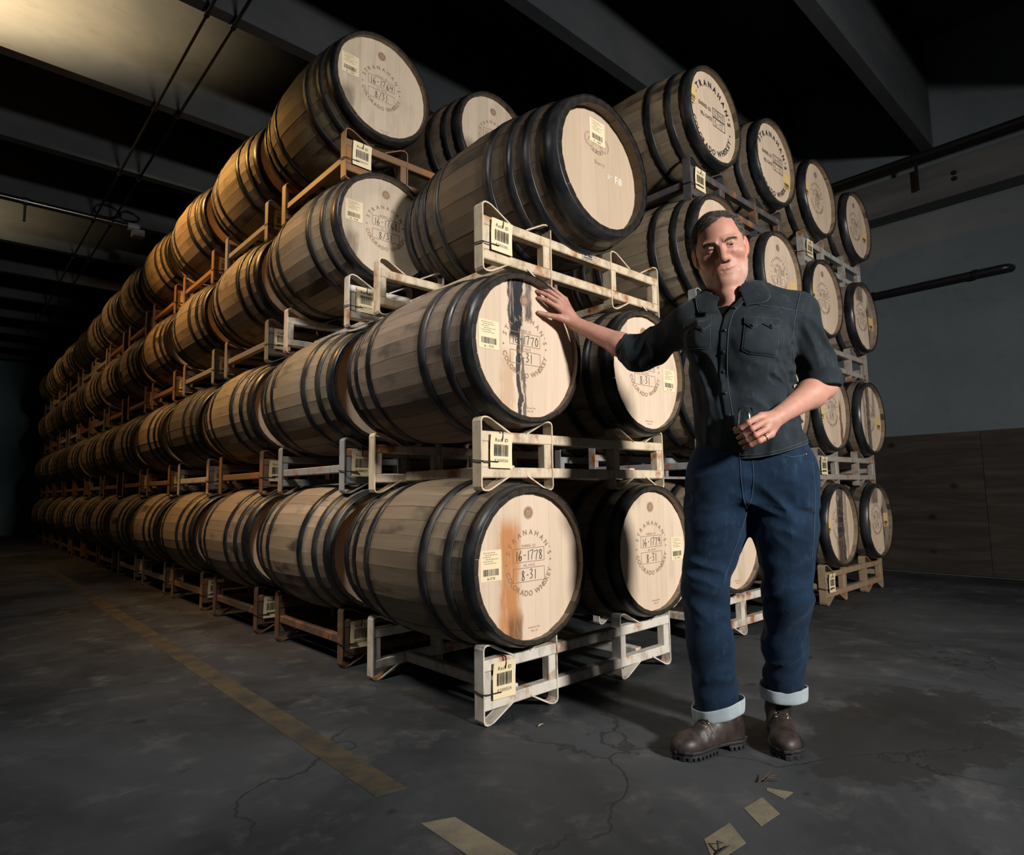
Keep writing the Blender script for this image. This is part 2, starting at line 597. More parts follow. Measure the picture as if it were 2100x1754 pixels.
pipe_run('ceiling_conduit', [(-0.155, 0.6, 4.0), (-0.155, 12.4, 4.0)], 0.011,
         'thin dark conduit under the beams, right one of the pair', 'pipe',
         clamps=[((-0.155, y, 4.0), 'Y', 0.04) for y in (2.40, 3.78, 5.17, 6.57, 8.04)])
hp = pipe_run('cross_pipe', [(-4.5, 6.46, 4.0), (0.12, 6.46, 4.0)], 0.034,
              'glossy dark pipe across the ceiling at far left with a drop bracket', 'pipe', plain('glossy_pipe', (0.05, 0.05, 0.05), 0.2, 0.8),
              clamps=[((-0.95, 6.46, 4.0), 'X', -0.22), ((-3.2, 6.46, 4.0), 'X', 0.1)])
b = MB()
b.bbox((4.55, -0.06, -0.11), (4.67, 0.06, -0.03), 0.006)
b.tube([(4.50, 0, 0), (4.62, 0, 0)], 0.045, 12)
ob('junction_box', b.mesh('junction_box', M['rack']), hp, color=(0.25, 0.26, 0.27))
for cx_, rr in ((4.30, 0.13), (4.52, 0.10)):
    b = MB()
    b.tube([(cx_ + rr * cos(t), 0.03 * sin(t * 2), 0.12 + rr * 0.55 * sin(t)) for t in np.linspace(0, 2 * pi, 24, endpoint=False)], 0.008, 6, closed=True)
    ob('cable_loop', b.mesh('cable_loop', M['pipe']), hp)
b = MB()
b.tube([(0, 0, 0.27), (0, 0, 0.05)], 0.006, 6)
b.lathe([(0.0, -0.03), (0.02, -0.028), (0.024, 0.0), (0.012, 0.02), (0.010, 0.05)], 12, 'Z')
hk = ob('hanging_hook', b.mesh('hanging_hook', M['pipe']))
hk.location = (3.05, -1.05, 4.35)
tag(hk, 'small metal fitting hanging from the dark ceiling at upper right', 'fitting')

# litter on the floor
def litter(loc, label, cat, col, pts):
    b = MB()
    for P in pts:
        b.tube([Vector(p) for p in P], [0.0022] + [0.0022] * (len(P) - 2) + [0.0008], 5)
    o = ob('wood_splinter', b.mesh('wood_splinter', plain('splinter', col, 0.8)))
    o.location = loc
    tag(o, label, cat)


litter((0.30, -0.865, 0.005), 'dry dark leaf scrap on the floor beyond the tape dashes', 'scrap', (0.05, 0.035, 0.02),
       [[(0, 0, 0), (0.02, -0.01, 0.01), (0.05, -0.015, 0.006)], [(0.0, 0, 0), (0.01, -0.02, 0.012), (0.03, -0.035, 0.004)], [(-0.015, 0.01, 0), (0.0, 0.0, 0.008), (0.035, -0.005, 0.02)]])
litter((0.14, -0.13, 0.005), 'pale wood splinter on the floor before the front rack', 'scrap', (0.4, 0.32, 0.2),
       [[(0, 0, 0), (0.012, 0.0, 0.004), (0.03, 0.004, 0.0)]])
litter((-0.115, -0.955, 0.005), 'black scrap of rubber lying on the tape dash nearest the camera', 'scrap', (0.02, 0.02, 0.02),
       [[(0, 0, 0), (0.02, -0.01, 0.008), (0.05, -0.005, 0.002)], [(0.01, 0.0, 0), (0.03, 0.015, 0.01), (0.05, 0.012, 0.0)]])

# ------------------------------------------------------------------ text and print
_gc = {}


def glyph(ch, bold=0.0):
    key = (ch, round(bold, 4))
    if key in _gc:
        return _gc[key]
    cu = bpy.data.curves.new('g', 'FONT')
    cu.body = ch
    cu.size = 1.0
    cu.fill_mode = 'FRONT'
    cu.resolution_u = 2
    cu.offset = bold
    o = bpy.data.objects.new('g', cu)
    COL.objects.link(o)
    dg = bpy.context.evaluated_depsgraph_get()
    me = bpy.data.meshes.new_from_object(o.evaluated_get(dg))
    V = [(v.co.x, v.co.y) for v in me.vertices]
    F = [tuple(p.vertices) for p in me.polygons]
    bpy.data.objects.remove(o)
    bpy.data.curves.remove(cu)
    bpy.data.meshes.remove(me)
    x0 = min((v[0] for v in V), default=0)
    x1 = max((v[0] for v in V), default=0.3)
    if ch == ' ':
        V, F, x0, x1 = [], [], 0, 0.28
    _gc[key] = ([(x - x0, y) for x, y in V], F, x1 - x0)
    return _gc[key]


CAP = 0.69  # cap height of the built-in font at size 1


class Print:
    """flat print collected as a thin mesh in (u right, v up)"""

    def __init__(self):
        self.V = []
        self.F = []

    def add(self, V, F):
        n = len(self.V)
        self.V += V
        self.F += [tuple(i + n for i in f) for f in F]

    def rect(self, u0, v0, u1, v1):
        self.add([(u0, v0), (u1, v0), (u1, v1), (u0, v1)], [(0, 1, 2, 3)])

    def frame(self, u0, v0, u1, v1, t):
        self.rect(u0, v0, u1, v0 + t)
        self.rect(u0, v1 - t, u1, v1)
        self.rect(u0, v0 + t, u0 + t, v1 - t)
        self.rect(u1 - t, v0 + t, u1, v1 - t)

    def text(self, s, u, v, cap, bold=0.0, align='C', gap=0.10, xs=1.0, rot=0.0):
        sz = cap / CAP
        g = [glyph(c, bold) for c in s]
        tot = sum(q[2] for q in g) + gap * (len(g) - 1)
        x = {'C': -tot / 2, 'L': 0, 'R': -tot}[align]
        for q in g:
            P = []
            for a, c in q[0]:
                px, py = (x + a) * sz * xs, c * sz
                P.append((u + px * cos(rot) - py * sin(rot), v + px * sin(rot) + py * cos(rot)))
            self.add(P, q[1])
            x += q[2] + gap

    def arc(self, s, R, cap, a0, a1, inward=False, bold=0.02, uc=0.0, vc=0.0):
        """letters spread from angle a0 to a1 (degrees); inward = bottom text, tops towards the centre"""
        sz = cap / CAP
        g = [glyph(c, bold) for c in s]
        ws = [q[2] * sz for q in g]
        Rm = R
        span = abs(radians(a1 - a0)) * Rm
        gap = (span - sum(ws)) / max(1, len(g) - 1)
        x = 0.0
        sg = 1 if a1 > a0 else -1
        for q, w_ in zip(g, ws):
            ang = radians(a0) + sg * (x + w_ / 2) / Rm
            P = []
            for a, c in q[0]:
                lx, ly = a * sz - w_ / 2, c * sz
                if not inward:
                    r = R + ly
                    P.append((uc + r * cos(ang) + lx * sin(ang), vc + r * sin(ang) - lx * cos(ang)))
                else:
                    r = R + cap - ly
                    P.append((uc + r * cos(ang) - lx * sin(ang), vc + r * sin(ang) + lx * cos(ang)))
            self.add(P, q[1])
            x += w_ + gap

    def dot(self, u, v, r, n=10):
        self.add([(u + r * cos(2 * pi * i / n), v + r * sin(2 * pi * i / n)) for i in range(n)], [tuple(range(n))])

    def ring(self, u, v, r0, r1, n=32):
        V = [(u + r * cos(2 * pi * i / n), v + r * sin(2 * pi * i / n)) for r in (r0, r1) for i in range(n)]
        self.add(V, [(i, n + i, n + (i + 1) % n, (i + 1) % n) for i in range(n)])

    def stroke(self, pts, t):
        for (a, b_) in zip(pts[:-1], pts[1:]):
            dx, dy = b_[0] - a[0], b_[1] - a[1]
            L = math.hypot(dx, dy) or 1
            nx, ny = -dy / L * t / 2, dx / L * t / 2
            ex, ey = dx / L * t * 0.3, dy / L * t * 0.3
            self.add([(a[0] - nx - ex, a[1] - ny - ey), (b_[0] - nx + ex, b_[1] - ny + ey), (b_[0] + nx + ex, b_[1] + ny + ey), (a[0] + nx - ex, a[1] + ny - ey)], [(0, 1, 2, 3)])

    def obj(self, name, parent, mat, y, loc=(0, 0, 0), curl=0.0, h=1.0):
        V = [(u, y - curl * (v / h) ** 2 * 4 * (1 if v > 0 else 0.4), v) for u, v in self.V]
        return ob(name, mesh(name, V, self.F, mat), parent, loc)


HAND = {'1': [[(.42, 1), (.38, 0)]], '6': [[(.62, 1), (.35, .65), (.2, .25), (.35, .02), (.6, .05), (.68, .28), (.5, .42), (.24, .26)]],
        '-': [[(.25, .45), (.6, .48)]], '7': [[(.08, .9), (.72, 1), (.5, .45), (.42, 0)]], '/': [[(.7, 1.05), (.2, -.05)]],
        '8': [[(.62, .85), (.4, 1), (.22, .82), (.35, .58), (.62, .3), (.55, .04), (.3, 0), (.2, .22), (.42, .55), (.62, .85)]],
        '3': [[(.2, .92), (.5, 1), (.66, .8), (.36, .55), (.66, .35), (.55, .05), (.18, .04)]],
        '0': [[(.45, 1), (.2, .6), (.3, .08), (.6, .1), (.7, .6), (.45, 1)]], '4': [[(.2, 1), (.18, .45), (.7, .5)], [(.62, .95), (.56, 0)]],
        '9': [[(.62, .8), (.4, .98), (.22, .75), (.42, .52), (.64, .75), (.58, 0)]], '5': [[(.66, 1), (.28, .96), (.24, .56), (.58, .52), (.64, .2), (.22, 0)]],
        '2': [[(.2, .8), (.42, 1), (.62, .78), (.2, .05), (.72, .08)]], '.': [[(.38, .4), (.46, .46)]]}


def handwrite(P, s, u0, v0, wd, h, t=0.0032):
    ws = [0.55 if c in '1.' else (0.7 if c in '-/' else 0.85) for c in s]
    sx = wd / sum(ws)
    x = u0
    for i, (c, w_) in enumerate(zip(s, ws)):
        for st in HAND[c]:
            if len(st) > 3:
                q_ = [st[0]] + st + [st[-1]]
                fine = []
                for n_ in range(1, len(q_) - 2):
                    for t_ in (0, 0.33, 0.67):
                        fine.append(tuple(0.5 * (2 * q_[n_][d] + (q_[n_ + 1][d] - q_[n_ - 1][d]) * t_ + (2 * q_[n_ - 1][d] - 5 * q_[n_][d] + 4 * q_[n_ + 1][d] - q_[n_ + 2][d]) * t_ * t_ + (3 * q_[n_][d] - q_[n_ - 1][d] - 3 * q_[n_ + 1][d] + q_[n_ + 2][d]) * t_ ** 3) for d in (0, 1)))
                st = fine + [st[-1]]
            P.stroke([(x + (a - 0.1) * sx * 0.95, v0 + q * h + 0.03 * h * ((i * 37) % 5 - 2)) for a, q in st], t)
        x += w_ * sx


# ------------------------------------------------------------------ barrel meshes
NST = 33
RB, RC, HL, HEADIN = 0.335, 0.287, 0.46, 0.030


def stave_mesh(RB, RC, HL, n, seg=6, th=0.026, name='stave', end_th=0.0175):
    hw = pi / n - 0.0016
    b = MB()
    ys = [-HL + 2 * HL * i / seg for i in range(seg + 1)]

    def R(y):
        return RB - (RB - RC) * (y / HL) ** 2
    out = []
    inn = []
    sd = []
    for y in ys:
        r = R(y)
        out += [(r * sin(-hw) / cos(hw) * cos(hw), y, r * cos(hw)), (r * sin(hw), y, r * cos(hw))]
        ri = r - (th if abs(y) < HL - 1e-4 else end_th)
        inn += [(ri * sin(-hw), y, ri * cos(hw)), (ri * sin(hw), y, ri * cos(hw))]
    k = seg + 1
    b.add(out, [(2 * i, 2 * i + 1, 2 * i + 3, 2 * i + 2) for i in range(seg)], True)
    b.add(inn, [(2 * i, 2 * i + 2, 2 * i + 3, 2 * i + 1) for i in range(seg)], True)
    for s in (0, 1):
        V = [out[2 * i + s] for i in range(k)] + [inn[2 * i + s] for i in range(k)]
        F = [(i, i + 1, k + i + 1, k + i) if s == 0 else (i, k + i, k + i + 1, i + 1) for i in range(seg)]
        b.add(V, F)
    b.add([out[0], out[1], inn[1], inn[0]], [(0, 3, 2, 1)])
    b.add([out[-2], out[-1], inn[-1], inn[-2]], [(0, 1, 2, 3)])
    me = b.mesh(name, [M['stave'], M['chime']])
    for p_ in me.polygons:
        c_ = p_.center
        if abs(abs(c_.y) - HL) < 0.002:
            p_.material_index = 1
    return me


def shell_mesh(RB, RC, HL, n=28, seg=6, name='staves'):
    b = MB()
    prof = []
    for i in range(seg + 1):
        y = -HL + 2 * HL * i / seg
        prof.append((RB - (RB - RC) * (y / HL) ** 2, y))
    for j in range(n):
        a0, a1 = 2 * pi * j / n + 0.004, 2 * pi * (j + 1) / n - 0.004
        V = []
        for r, y in prof:
            V += [(r * sin(a0), y, r * cos(a0)), (r * sin(a1), y, r * cos(a1))]
        b.add(V, [(2 * i, 2 * i + 1, 2 * i + 3, 2 * i + 2) for i in range(seg)], True)
    ri = RC - 0.026
    b.lathe([(RC, -HL), (ri, -HL), (ri, -HL + 0.06), (0.05, -HL + 0.06)], n, 'Y', False)
    b.lathe([(0.05, HL - 0.06), (ri, HL - 0.06), (ri, HL), (RC, HL)], n, 'Y', False)
    return b.mesh(name, M['stave'])


def hoop_mesh(RB, RC, HL, y0, y1, th=0.0035, n=44, name='hoop', flare=0.0):
    def R(y):
        return RB - (RB - RC) * (y / HL) ** 2
    b = MB()
    e = 0.0012
    b.lathe([(R(y0) + e, y0), (R(y0) + th, y0 + 0.001), (R((y0 + y1) / 2) + th, (y0 + y1) / 2), (R(y1) + th, y1 - 0.001), (R(y1) + e, y1)][::-1], n, 'Y', True)
    return b.mesh(name, M['hoop'])


def board_meshes(R, y, edges, th=0.02, name='head_board'):
    out = []
    for x0, x1 in zip(edges[:-1], edges[1:]):
        x0 += 0.0002
        x1 -= 0.0002
        xs = np.linspace(max(x0, -R + 0.0006), min(x1, R - 0.0006), 7)
        top = [(x, sqrt(max(0, R * R - x * x))) for x in xs]
        P = [(x, -z) for x, z in top] + [(x, z) for x, z in reversed(top)]
        n = len(P)
        V = [(x, y, z) for x, z in P] + [(x, y + th, z) for x, z in P]
        # viewer stands on -Y
        F = [tuple(range(n)), tuple(range(2 * n - 1, n - 1, -1))] + [(i, n + i, n + (i + 1) % n, (i + 1) % n) for i in range(n)]
        out.append(mesh(name, V, F, M['head']))
    return out


HOOPS = [(-0.4615, -0.404), (-0.352, -0.312), (-0.222, -0.180), (0.180, 0.222), (0.312, 0.352), (0.404, 0.4615)]
KIT = dict(stave=stave_mesh(RB, RC, HL, NST), shell=shell_mesh(RB, RC, HL),
           hoops=[hoop_mesh(RB, RC, HL, *h) for h in HOOPS], hoops_far=[hoop_mesh(RB, RC, HL, *h, n=24) for h in HOOPS],
           boards=board_meshes(RC - 0.0125, -HL + HEADIN, [-0.275, -0.2, -0.125, -0.042, 0.03, 0.108, 0.18, 0.275]),
           rear=board_meshes(RC - 0.0125, HL - HEADIN - 0.02, [-0.275, -0.1, 0.09, 0.275], name='rear_head'))
FACE = -HL + HEADIN          # y of the head's outer face in the barrel's frame
HR = RC - 0.0125


def ring_print(dark=False):
    """round brand: name over, place under, id boxes in the middle"""
    P = Print()
    P.arc("STRANAHAN'S", 0.1030, 0.0192, 163, 12, False, 0.018, 0, 0.008)
    P.arc("COLORADO WHISKEY", 0.1030, 0.0192, 194, 347, True, 0.018, 0, 0.008)
    P.dot(-0.113, 0.006, 0.004)
    P.dot(0.113, 0.012, 0.004)
    P.frame(-0.081, 0.010, 0.081, 0.062, 0.0022)
    P.frame(-0.081, -0.062, 0.081, -0.010, 0.0022)
    P.text('BARREL I.D.', 0, 0.0655, 0.0095, 0.0)
    P.text('FILL DATE', 0, -0.0058, 0.0085, 0.0)
    return P


def stencil_print():
    P = Print()
    P.arc("STRANAHAN'S", 0.190, 0.034, 152, 8, False, 0.045)
    P.arc("COLORADO WHISKEY", 0.190, 0.032, 194, 344, True, 0.036)
    P.dot(0.206, -0.03, 0.007)
    P.dot(-0.206, 0.012, 0.007)
    P.frame(0.012, 0.022, 0.150, 0.078, 0.0045)
    P.frame(0.012, -0.036, 0.150, 0.020, 0.0045)
    P.text('BARREL I.D.', -0.002, 0.040, 0.022, 0.025, 'R', 0.06, 0.8)
    P.text('FILL DATE', -0.002, -0.018, 0.022, 0.025, 'R', 0.06, 0.8)
    return P


def barcode(P, u0, v0, u1, v1, seed):
    r = random.Random(seed)
    x = u0
    while x < u1 - 0.0012:
        w_ = r.choice((0.0009, 0.0009, 0.0016, 0.0024))
        P.rect(x, v0, min(x + w_, u1), v1)
        x += w_ + r.choice((0.0008, 0.0012, 0.002))


def paper(name, parent, w_, h, mat, loc, tilt=0.0, curl=0.0, th=0.0008):
    """thin sheet facing -Y, centred on loc, slightly curled"""
    n = 6
    V = []
    for i in range(n + 1):
        t = i / n - 0.5
        for s in (-1, 1):
            V.append((s * w_ / 2, -curl * (t * t) * 4 * (1 if t < 0 else 0.4), -t * h))
    V2 = [(x, y + th, z) for x, y, z in V]
    m = len(V)
    F = [(2 * i, 2 * i + 2, 2 * i + 3, 2 * i + 1) for i in range(n)] + [(m + 2 * i, m + 2 * i + 1, m + 2 * i + 3, m + 2 * i + 2) for i in range(n)]
    F += [(2 * i, m + 2 * i, m + 2 * i + 2, 2 * i + 2) for i in range(n)] + [(2 * i + 1, 2 * i + 3, m + 2 * i + 3, m + 2 * i + 1) for i in range(n)]
    F += [(0, 1, m + 1, m), (2 * n, m + 2 * n, m + 2 * n + 1, 2 * n + 1)]
    return ob(name, mesh(name, V + V2, F, mat), parent, loc, (0, tilt, 0))


def barrel_label(root, num, u, v, mat, zc, detail=True, w_=0.098, h=0.108, tilt=0.0):
    lab = paper('paper_label', root, w_, h, mat, (u, FACE - 0.0016, zc + v), tilt)
    P = Print()
    barcode(P, -0.036, -0.035, 0.036, -0.012, hash(num) % 999 if False else sum(map(ord, num)))
    if detail:
        P.text(num, 0, -0.049, 0.0085, 0.01, gap=0.09)
        P.obj('label_print', lab, M['label_print'], -0.0004)
        Q = Print()
        r = random.Random(num)
        for i, (a, b_) in enumerate(((-0.036, 0.02), (-0.028, 0.03), (-0.036, 0.0), (-0.024, 0.034), (-0.036, 0.012), (-0.03, 0.026))):
            x = a
            while x < b_:
                l_ = r.uniform(0.004, 0.012)
                Q.rect(x, 0.044 - i * 0.0075, min(x + l_, b_), 0.0465 - i * 0.0075)
                x += l_ + 0.0025
        Q.obj('label_text', lab, M['label_grey'], -0.0004)
    else:
        P.rect(-0.036, -0.047, 0.03, -0.041)
        P.obj('label_print', lab, M['label_print'], -0.0004)
    return lab


def emblem(root, zc, mat):
    P = Print()
    P.ring(0, 0.192, 0.0225, 0.0245)
    P.dot(0, 0.192, 0.0205, 28)
    P.obj('brand_emblem', root, mat, FACE - 0.0006, (0, 0, zc))
    Q = Print()
    Q.stroke([(-0.008, 0.179), (-0.006, 0.205), (0.007, 0.180), (0.008, 0.205)], 0.0022)
    Q.stroke([(-0.002, 0.176), (0.003, 0.196)], 0.0015)
    Q.obj('emblem_mark', root, M['ink_pale'], FACE - 0.0010, (0, 0, zc))


_rp, _sp = ring_print(), stencil_print()
_rpm = mesh('brand_ring', [(u, FACE - 0.0007, v) for u, v in _rp.V], _rp.F, M['ink_brown'])
_spm = mesh('brand_ring', [(u, FACE - 0.0007, v) for u, v in _sp.V], _sp.F, M['ink_black'])
_oak = Print()
_oak.text('American Oak', 0.02, -0.232, 0.0065)
_oak.text('Char #3', 0.02, -0.2445, 0.0065)
_oakm = mesh('cooper_mark', [(u, FACE - 0.0007, v) for u, v in _oak.V], _oak.F, M['ink_brown'])
ORD = ['first', 'second', 'third', 'fourth', 'fifth', 'sixth', 'seventh', 'eighth', 'ninth', 'tenth', 'eleventh', 'twelfth', 'thirteenth']
NB = [0]


def barrel(x, yc, zax, label, group, lod=0, tone=None, head=None, spec=None, cat='barrel'):
    NB[0] += 1
    if tone is None:
        v = rnd.uniform(0.75, 1.12)
        tone = (0.29 * v, 0.232 * v * rnd.uniform(0.96, 1.02), 0.172 * v * rnd.uniform(0.9, 1.05))
    root = empty('whiskey_barrel', (x, yc, zax - RB), label, cat, group)
    if lod == 0:
        a0 = rnd.uniform(0, 0.19)
        for j in range(NST):
            q = rnd.uniform(-0.0012, 0.0012)
            a = a0 + 2 * pi * j / NST
            ob('stave', KIT['stave'], root, (q * sin(a), 0, RB + q * cos(a)), (0, a, 0), tone)
        hs = KIT['hoops']
    else:
        s = ob('staves', KIT['shell'], root, (0, 0, RB), (0, rnd.uniform(0, 6), 0), tone)
        s['kind'] = 'stuff'
        hs = KIT['hoops_far']
    for hm in hs:
        ob('hoop', hm, root, (0, 0, RB))
    if lod < 2:
        for bm_ in KIT['boards']:
            ob('head_board', bm_, root, (0, 0, RB), mat=head or M['head'])
    if lod == 0:
        for bm_ in KIT['rear']:
            ob('rear_head_board', bm_, root, (0, 0, RB), mat=M['head'])
    if spec:
        num, date, lu, lv = spec['num'], spec['date'], spec.get('lu', -0.2), spec.get('lv', 0.02)
        det = spec.get('detail', True)
        if spec.get('stencil'):
            ob('brand_ring', _spm, root, (0, 0, RB))
            P = Print()
            handwrite(P, num, 0.022, 0.034, 0.12, 0.034, 0.0030)
            handwrite(P, date, 0.03, -0.026, 0.10, 0.032, 0.0030)
        else:
            ob('brand_ring', _rpm, root, (0, 0, RB))
            ob('cooper_mark', _oakm, root, (0, 0, RB))
            emblem(root, RB, M['ink_brown'])
            P = Print()
            handwrite(P, num, -0.070, 0.018, 0.146, 0.034, 0.0027)
            handwrite(P, date, -0.040, -0.053, 0.078, 0.034, 0.0027)
        P.obj('handwriting', root, M['marker'], FACE - 0.0011, (0, 0, RB))
        if lu is not None:
            barrel_label(root, spec.get('lab', num), lu, lv, spec.get('lmat', M['label_pale']), RB, det)
    return root


# ------------------------------------------------------------------ racks
W_, A_, D_, RH = 1.1607, 0.384, 0.7604, 0.28


def strap_mesh():
    """bent flat steel loop: cradle slope, post face, foot slope"""
    path = [(0.150, 0.2235), (0.052, 0.274), (0.036, 0.2785), (0.020, 0.279), (0.008, 0.2735), (0.0025, 0.262), (0.0025, 0.018), (0.008, 0.0065), (0.020, 0.0012), (0.036, 0.0015), (0.052, 0.006), (0.150, 0.0565)]
    t = 0.0058
    P = []
    for i, p in enumerate(path):
        a = Vector(path[max(0, i - 1)])
        c = Vector(path[min(len(path) - 1, i + 1)])
        d = (c - a).normalized()
        nrm = Vector((-d.y, d.x))
        P.append((p, (p[0] + nrm.x * t, p[1] + nrm.y * t)))
    b = MB()
    n = len(P)
    V = []
    for o_, i_ in P:
        V += [(o_[0], 0, o_[1]), (o_[0], 0.05, o_[1]), (i_[0], 0.05, i_[1]), (i_[0], 0, i_[1])]
    F = [(4 * i + j, 4 * i + (j + 1) % 4, 4 * i + 4 + (j + 1) % 4, 4 * i + 4 + j) for i in range(n - 1) for j in range(4)]
    F += [(3, 2, 1, 0), (4 * n - 4, 4 * n - 3, 4 * n - 2, 4 * n - 1)]
    F = [f[::-1] for f in F]
    b.add(V, F)
    return b


_s = strap_mesh()
STRAP = _s.mesh('cradle_strap', M['rack'])
_s2 = MB()
_s2.add([(-x, y, z) for x, y, z in _s.V], [f[::-1] for f in _s.F])
STRAPR = _s2.mesh('cradle_strap', M['rack'])
b = MB()
b.bbox((0.0085, 0.004, 0.0905), (0.046, 0.046, 0.1835))
POST = b.mesh('post', M['rack'])
b = MB()
b.bbox((0.0085, 0.003, 0.184), (W_ - 0.0085, 0.047, 0.224))
TOPBAR = b.mesh('top_bar', M['rack'])
b = MB()
b.bbox((0.0085, 0.003, 0.050), (W_ - 0.0085, 0.047, 0.090))
BOTBAR = b.mesh('bottom_bar', M['rack'])
b = MB()
b.bbox((-0.02, 0.048, 0.055), (0.02, D_ + 0.002, 0.10))
RAIL_A = b.mesh('side_rail', M['rack'])
b = MB()
b.bbox((0.012, 0.048, 0.105), (0.046, D_ + 0.002, 0.145))
RAIL_B = b.mesh('side_rail', M['rack'])
b = MB()
for y in (0, D_):
    for xs, fl in ((0, 1), (A_, -1), (W_ - A_, 1), (W_, -1)):
        for me in (STRAP if fl > 0 else STRAPR,):
            b.add([(v.co.x + xs, v.co.y + y, v.co.z) for v in me.vertices], [tuple(p.vertices) for p in me.polygons])
        x0 = xs + (0.0085 if fl > 0 else -0.046)
        b.box((x0, y + 0.004, 0.09), (x0 + 0.0375, y + 0.046, 0.184))
    b.box((0.0085, y + 0.003, 0.184), (W_ - 0.0085, y + 0.047, 0.224))
    b.box((0.0085, y + 0.003, 0.05), (W_ - 0.0085, y + 0.047, 0.09))
for xx in (0.012, W_ - 0.046):
    b.box((xx, 0.047, 0.105), (xx + 0.034, D_ + 0.003, 0.145))
FARRACK = b.mesh('steel_frame', M['rack'])

_tg = Print()
_tg.text('Rack ID', 0.0, 0.026, 0.0105, 0.012)
_tgm = None


def rack(x, y, z, label, group, col, lod=0, rail='A', tagno=None, tagdetail=True, plate=False):
    root = empty('barrel_rack', (x, y, z), label, 'rack', group)
    if lod:
        f = ob('steel_frame', FARRACK, root, color=col)
    else:
        for yy in (0, D_):
            for xs, me in ((0, STRAP), (A_, STRAPR), (W_ - A_, STRAP), (W_, STRAPR)):
                ob('cradle_strap', me, root, (xs, yy, 0), color=col)
                o = ob('post', POST, root, (xs if me is STRAP else xs - 0.0545, yy, 0), color=col)
            ob('top_bar', TOPBAR, root, (0, yy, 0), color=col)
            ob('bottom_bar', BOTBAR, root, (0, yy, 0), color=col)
        if rail == 'A':
            for xx in (A_ / 2, W_ - A_ / 2):
                ob('side_rail', RAIL_A, root, (xx, 0, 0), color=col)
        else:
            for xx in (0, W_ - 0.058):
                ob('side_rail', RAIL_B, root, (xx, 0, 0), color=col)
    if tagno:
        tg = paper('rack_tag', root, 0.108, 0.128, M['tag'], (0.094, -0.0075, 0.150), 0.02, 0.006)
        P = Print()
        P.text('Rack ID', 0, 0.034, 0.0125, 0.012)
        barcode(P, -0.036, -0.020, 0.036, 0.024, sum(map(ord, tagno)))
        if tagdetail:
            P.text(tagno, 0, -0.042, 0.0115, 0.0, gap=0.07)
        else:
            P.rect(-0.034, -0.042, 0.034, -0.032)
        P.obj('tag_print', tg, M['label_print'], -0.0007, curl=0.006, h=0.128)
        b = MB()
        b.tube([(0.098, -0.006, 0.228), (0.099, -0.012, 0.226), (0.099, -0.0125, 0.205), (0.097, -0.011, 0.188)], 0.0026, 6)
        b.tube([(0.098, -0.006, 0.228), (0.098, 0.02, 0.2285), (0.098, 0.051, 0.226)], 0.0022, 6)
        ob('cable_tie', b.mesh('cable_tie', M['tie']), root)
        b = MB()
        b.tube([(-0.003, 0.05, 0.118), (-0.003, -0.003, 0.112), (0.02, -0.009, 0.110), (0.075, -0.0125, 0.109)], 0.0024, 6)
        ob('cable_tie', b.mesh('cable_tie', M['tie']), root)
    if plate:
        pl = paper('maker_plate', root, 0.085, 0.03, plain('grimy_sticker', (0.45, 0.42, 0.36), 0.5), (0.62, 0.0022, 0.204), 0.0)
        P = Print()
        P.frame(-0.040, -0.013, 0.040, 0.013, 0.0016)
        P.rect(-0.03, 0.002, -0.008, 0.008)
        P.rect(0.0, 0.001, 0.028, 0.009)
        P.rect(-0.03, -0.008, 0.03, -0.003)
        P.obj('plate_print', pl, M['label_print'], -0.0004)
    return root


# ------------------------------------------------------------------ the stacks
TZ = [0.0, 0.8225, 1.6577, 2.4337]
AX = [0.549, 0.546, 0.548, 0.548]      # barrel axis above its rack's base
DX = 1.0564
CY = 0.385
C1, C2 = A_ / 2, W_ - A_ / 2
TIER = ['floor', 'second', 'third', 'top']
WHITE, CREAM, GREY, BROWN, DARK = (0.60, 0.56, 0.49), (0.60, 0.50, 0.36), (0.30, 0.31, 0.31), (0.21, 0.12, 0.065), (0.07, 0.072, 0.075)

BLK = (0.018, 0.019, 0.024)
RUST = (0.42, 0.15, 0.03)
M['h1778'] = mat_head('head_oak_rust_run', [(-0.10, 0.022, 0.20, -0.30, RUST, 0.045, 0.85), (-0.075, 0.018, -0.14, -0.30, (0.12, 0.05, 0.02), 0.03, 0.8)], dirt=0.12)
M['h1770'] = mat_head('head_oak_black_run', [(-0.055, 0.030, 0.42, 0.02, BLK, 0.008, 1.0), (0.015, 0.012, 0.40, 0.10, BLK, 0.02, 0.85), (-0.035, 0.010, 0.24, -0.40, BLK, 0.005, 0.95), (-0.012, 0.004, 0.10, -0.40, BLK, 0.004, 0.8), (-0.095, 0.02, 0.02, -0.26, (0.40, 0.24, 0.12), 0.02, 0.55)], dirt=0.1)
M['h1768'] = mat_head('head_oak_grey', [(-0.20, 0.02, -0.02, -0.26, (0.06, 0.035, 0.02), 0.03, 0.6)], tone=(0.52, 0.43, 0.33), dirt=0.4)
M['hblack'] = mat_head('head_oak_black_boards', [(0.035, 0.055, 0.40, -0.40, BLK, 0.02, 0.95), (-0.005, 0.04, -0.05, -0.40, (0.10, 0.05, 0.03), 0.04, 0.6), (0.135, 0.012, 0.40, -0.4, (0.10, 0.06, 0.04), 0.02, 0.6)])
M['hstreak'] = mat_head('head_oak_streaks', [(-0.17, 0.012, 0.30, -0.40, BLK, 0.012, 0.9), (-0.02, 0.05, 0.40, 0.12, BLK, 0.06, 0.75), (0.145, 0.014, 0.16, -0.30, (0.05, 0.02, 0.012), 0.012, 0.9), (0.21, 0.03, 0.40, -0.3, (0.09, 0.08, 0.08), 0.05, 0.7)])
M['hrun'] = mat_head('head_oak_side_run', [(0.165, 0.014, 0.12, -0.30, (0.13, 0.04, 0.015), 0.014, 0.9)])
